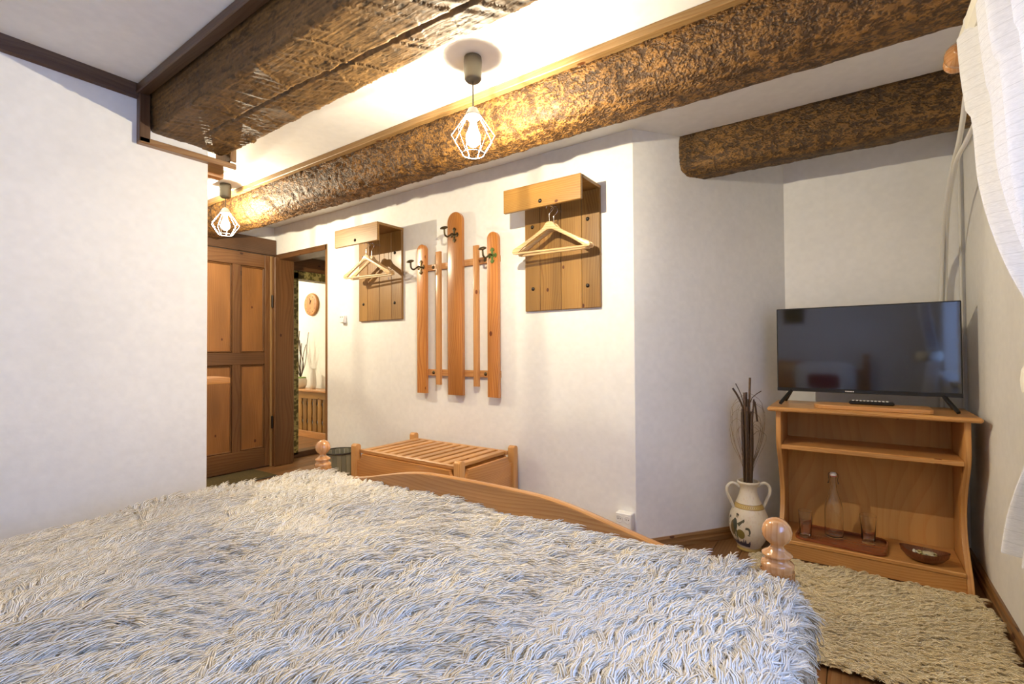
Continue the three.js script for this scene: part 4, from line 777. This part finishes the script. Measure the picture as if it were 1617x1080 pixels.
// ================================================================ CURTAINS, ROD, CABLES
function curtain(flip, zc, label) { // cinched panel; zc is the far top edge, flip mirrors along z
  const o = thing('curtain', label, 'curtain', [0, 0, 0]);
  const far = new THREE.CatmullRomCurve3([V(-1.955, 1.975, 0), V(-1.93, 1.90, 0), V(-1.885, 1.68, 0), V(-1.80, 1.477, 0), V(-1.62, 1.243, 0), V(-1.40, 1.05, 0), V(-1.375, 0.985, 0), V(-1.44, 0.93, 0), V(-1.53, 0.80, 0), V(-1.60, 0.66, 0), V(-1.62, 0.58, 0)]).getPoints(120);
  const edge = (y) => { for (let i = 1; i < far.length; i++) if (far[i].y <= y) { const a = far[i - 1], b = far[i], t = (a.y - y) / (a.y - b.y || 1); return lerp(a.x, b.x, t); } return far.at(-1).x; };
  const NY = 70, NS = 150, pos = [], uv = [], idx = [], mid = -1.27;
  for (let i = 0; i <= NY; i++) {
    const y = lerp(1.985, 0.575, i / NY), zf = edge(y), half = mid - zf, fold = 0.012 + 0.018 * (1 - half / 0.7) + 0.006 * sstep(y, 1.7, 1.2), cx = 0.284 + 0.016 * sstep(1.93 - y, 0, 0.4) + 0.055 * Math.exp(-(((y - 0.985) / 0.28) ** 2));
    for (let j = 0; j <= NS; j++) { const s = j / NS, z = zf + 2 * half * s, ph = s * 2 * Math.PI * 9 + 0.9 * Math.sin(s * 11 + 1), amp = fold * (1 + 0.4 * Math.sin(s * 23)) * (y > 1.93 ? 0.35 : 1); const k = clamp(half / 0.12, 0.5, 1); pos.push(cx + amp * Math.sin(ph) + 0.004 * n3(s * 7, y * 6, 0, 701), y, z); uv.push(s * 1.5, y); }
  }
  for (let i = 0; i < NY; i++) for (let j = 0; j < NS; j++) { const a = i * (NS + 1) + j, c = a + NS + 1; idx.push(a, a + 1, c, a + 1, c + 1, c); }
  const g = new THREE.BufferGeometry(); g.setAttribute('position', new THREE.Float32BufferAttribute(pos, 3)); g.setAttribute('uv', new THREE.Float32BufferAttribute(uv, 2)); g.setIndex(idx); g.computeVertexNormals();
  part('cloth', g, M.curtain, o);
  part('heading', bx(0.276, 0.312, 1.925, 1.99, -1.96, -0.60, 0.012, 2), M.heading, o);
  part('tieback', new THREE.TorusGeometry(0.085, 0.016, 10, 30).scale(1, 1, 2.2).rotateX(Math.PI / 2).scale(0.75, 1, 1.45).translate(0.335, 0.985, mid), M.heading, o);
  o.position.z = zc; if (flip) { o.scale.z = -1; }
  return o;
}
curtain(false, 0, 'tied-back white curtain with thin stripes beside the television');
{
  const r = thing('curtain_rod', 'wooden curtain rod with turned ball finial below the beam', 'curtain rod', [0.290, 1.964, -1.99]);
  part('pole', grain(rod([0, 0, 0], [0, 0, 2.7], 0.013, 16).toNonIndexed(), 2), M.pineBall, r);
  part('finial', grain(lathe([[0.0001, 0], [0.016, 0], [0.020, 0.004], [0.022, 0.010], [0.030, 0.018], [0.036, 0.030], [0.038, 0.044], [0.035, 0.058], [0.027, 0.069], [0.021, 0.074], [0.021, 0.078], [0.027, 0.082], [0.033, 0.089], [0.034, 0.097], [0.030, 0.103], [0.018, 0.107], [0.0001, 0.108]], 36).rotateX(-Math.PI / 2).toNonIndexed(), 2), M.pineBall, r);
  for (const z of [0.12, 1.5]) part('bracket', [rod([0, 0, z], [0.187, 0, z], 0.010, 10)], M.pineBall, r);
}
{
  const c1 = [[0.465, 2.03, -2.2], [0.40, 2.015, -2.2], [0.347, 1.98, -2.23], [0.341, 1.935, -2.28], [0.343, 1.888, -2.35], [0.352, 1.847, -2.5], [0.361, 1.798, -2.75], [0.369, 1.693, -3.0], [0.376, 1.514, -3.18], [0.373, 1.266, -3.225], [0.37, 0.9, -3.235], [0.37, 0.5, -3.235]];
  solo('cable', tube(c1, 0.0085, 80, 10), M.cable, 'thick cream cable looping from the beam down behind the television', 'cable');
  solo('cable', tube([[0.42, 1.95, -2.05], [0.375, 1.86, -2.15], [0.354, 1.80, -2.38], [0.352, 1.79, -2.55], [0.368, 1.79, -2.76], [0.378, 1.69, -3.0], [0.392, 1.5, -3.2], [0.39, 1.2, -3.235], [0.39, 0.6, -3.235]], 0.008, 80, 10), M.cable, 'thinner cream cable joining the thick one beside the curtain', 'cable');
  solo('conduit', tube([[0.452, 2.19, -3.245], [0.452, 1.5, -3.245], [0.452, 0.1, -3.245]], 0.006, 30, 8), M.cable, 'thin grey conduit running down the alcove corner', 'pipe');
}
// ================================================================ HALL THINGS
{
  const c = thing('wall_clock', 'round wooden clock hanging in the hall beyond the doorway', 'clock', [-5.66, 1.645, FZ]);
  part('case', grain(lathe([[0.0001, 0.035], [0.125, 0.035], [0.14, 0.03], [0.145, 0.02], [0.145, 0.0], [0.0001, 0]], 40).rotateX(Math.PI / 2).toNonIndexed(), 1), M.clock, c);
  part('hand', [rod([0, 0, 0.038], [0.02, 0.055, 0.038], 0.003), rod([0, 0, 0.038], [-0.012, 0.08, 0.038], 0.0022)], M.iron, c);
  for (let i = 0; i < 12; i++) { const a = i / 12 * 6.2832; part('hour_mark', cbox(0.004, 0.016, 0.002, 0.0005).translate(0, 0.105, 0.036).rotateZ(a), M.iron, c); }
  const rc = thing('radiator_cover', 'slatted wooden radiator cover in the hall beyond the doorway', 'radiator cover', [-5.5, 0, -3.50]);
  part('top', bx(-0.85, 0.62, 0.555, 0.58, -0.10, 0.12, 0.004, 0), M.rackPineLight, rc);
  part('rail', bx(-0.82, 0.58, 0.47, 0.555, 0.075, 0.09, 0.003, 0), M.stained2, rc);
  part('plinth', bx(-0.82, 0.58, 0.0, 0.075, 0.07, 0.10, 0.003, 0), M.rackPineLight, rc);
  for (const x of [-0.82, 0.55]) part('post', bx(x, x + 0.04, 0, 0.555, -0.08, 0.09, 0.003), M.stained, rc);
  const sl = new THREE.Shape(), yy = [0.07, 0.16, 0.19, 0.22, 0.38, 0.41, 0.44, 0.475], ww = [0.042, 0.042, 0.030, 0.042, 0.042, 0.030, 0.042, 0.042];
  sl.setFromPoints([...yy.map((y, i) => new THREE.Vector2(ww[i], y)), ...yy.map((y, i) => new THREE.Vector2(-ww[i], y)).reverse()]);
  const slg = plate(sl, 0.014, 0.002); for (let i = 0; i < 13; i++) part('slat', slg.clone().translate(-0.735 + i * 0.102, 0, 0.068), [M.stained2, M.stained][i % 2], rc);
  part('backing', bx(-0.80, 0.56, 0.02, 0.55, -0.06, -0.05, 0.001, 0), M.white, rc);
  const pot = thing('plant_pot', 'cream pot with painted flowers on the radiator cover', 'pot', [-5.72, 0.58, -3.49]);
  part('body', lathe([[0.0001, 0], [0.055, 0], [0.075, 0.04], [0.08, 0.09], [0.07, 0.125], [0.066, 0.13], [0.06, 0.125], [0.06, 0.1], [0.0001, 0.1]], 28), M.ceramic, pot);
  part('flower', [new THREE.SphereGeometry(0.02, 10, 8).scale(1, 1, 0.3).translate(-0.03, 0.06, 0.072), new THREE.SphereGeometry(0.016, 10, 8).scale(1, 1, 0.3).translate(-0.055, 0.085, 0.052)], M.red, pot);
  part('moss', lathe([[0.0001, 0.128], [0.05, 0.13], [0.066, 0.122], [0.07, 0.13], [0.06, 0.142], [0.0001, 0.145]], 20), M.moss, pot);
  const vs = thing('white_vase', 'slim white vase beside the flower pot in the hall', 'vase', [-5.50, 0.58, -3.52]);
  part('body', lathe([[0.0001, 0], [0.035, 0], [0.045, 0.05], [0.04, 0.16], [0.028, 0.22], [0.034, 0.25], [0.03, 0.25], [0.024, 0.22]], 24), M.white, vs);
  seed = 12;
  for (let i = 0; i < 8; i++) { const a = rr(-1, 1), h = rr(0.45, 0.72), z = rr(-0.06, 0.06), pts = [[0, 0.1, 0], [a * 0.05, h * 0.45, z], [a * 0.12 + rr(-0.02, 0.02), h * 0.8, z], [a * 0.18 + rr(-0.05, 0.05), h, z * 1.4]]; const s = solo('hall_twig', tube(pts, 0.006 - i * 0.0003, 18, 6), M.stalk, 'dark dried twig standing in the flower pot in the hall', 'dried plant', 'twigs in the hall pot'); s.position.set(-5.72, 0.60, -3.49); }
  // hall ceiling lamp, out of sight
  const l = thing('hall_lamp', 'glowing hall ceiling globe hidden behind the doorway wall', 'lamp', [-6.35, YC, -2.55]);
  part('canopy', lathe([[0.0001, -0.03], [0.05, -0.028], [0.055, 0], [0.0001, 0]], 20), M.socket, l); part('globe', new THREE.SphereGeometry(0.08, 24, 16).translate(0, -0.105, 0), M.bulb, l);
  const p = new THREE.PointLight(LAMP_COLOR, HALL_POWER); p.name = 'hall_light'; p.position.set(0, -0.105, 0); p.castShadow = true; p.shadow.radius = 2; l.add(p);
}
{ // pine unit whose shelf ends peep out behind the partition
  const s = thing('pine_shelves', 'orange pine shelf unit mostly hidden behind the partition wall', 'shelves', [XP - 0.12, 0, -0.95]);
  const sh = (y, d, t) => { const q = new THREE.Shape(), r = 0.06; q.moveTo(0, 0.45); q.lineTo(0, -d); q.lineTo(-0.2 + r, -d); q.quadraticCurveTo(-0.2, -d, -0.2, -d + r); q.lineTo(-0.2, 0.45); q.closePath(); return plate(q, t, 0.004, 1, 8).rotateX(Math.PI / 2).translate(-0.001, y, 0); };
  for (const [y, d, t] of [[0.9, 0.27, 0.034], [1.955, 0.235, 0.03], [0.45, 0.10, 0.03], [1.35, 0.10, 0.03]]) part('shelf', sh(y, d, t), M.pine, s);
  for (const z of [-0.09, 0.43]) part('side_panel', bx(-0.19, -0.002, 0, 1.97, z - 0.012, z + 0.012, 0.003), M.pine, s);
}
{ // picture on the wall at the bed's head, seen only in the television
  const p = thing('picture', 'small dark framed picture on the wall above the bed head', 'picture', [-0.87, 1.50, ZB]);
  part('frame', [bx(-0.11, 0.11, 0.13, 0.15, -0.025, 0, 0.003, 0), bx(-0.11, 0.11, -0.15, -0.13, -0.025, 0, 0.003, 0), bx(-0.11, -0.09, -0.13, 0.13, -0.025, 0, 0.003), bx(0.09, 0.11, -0.13, 0.13, -0.025, 0, 0.003)], M.darkTrim, p);
  part('canvas', bx(-0.09, 0.09, -0.13, 0.13, -0.015, 0, 0.001), M.paint, p);
}
renderer.render(scene, camera);
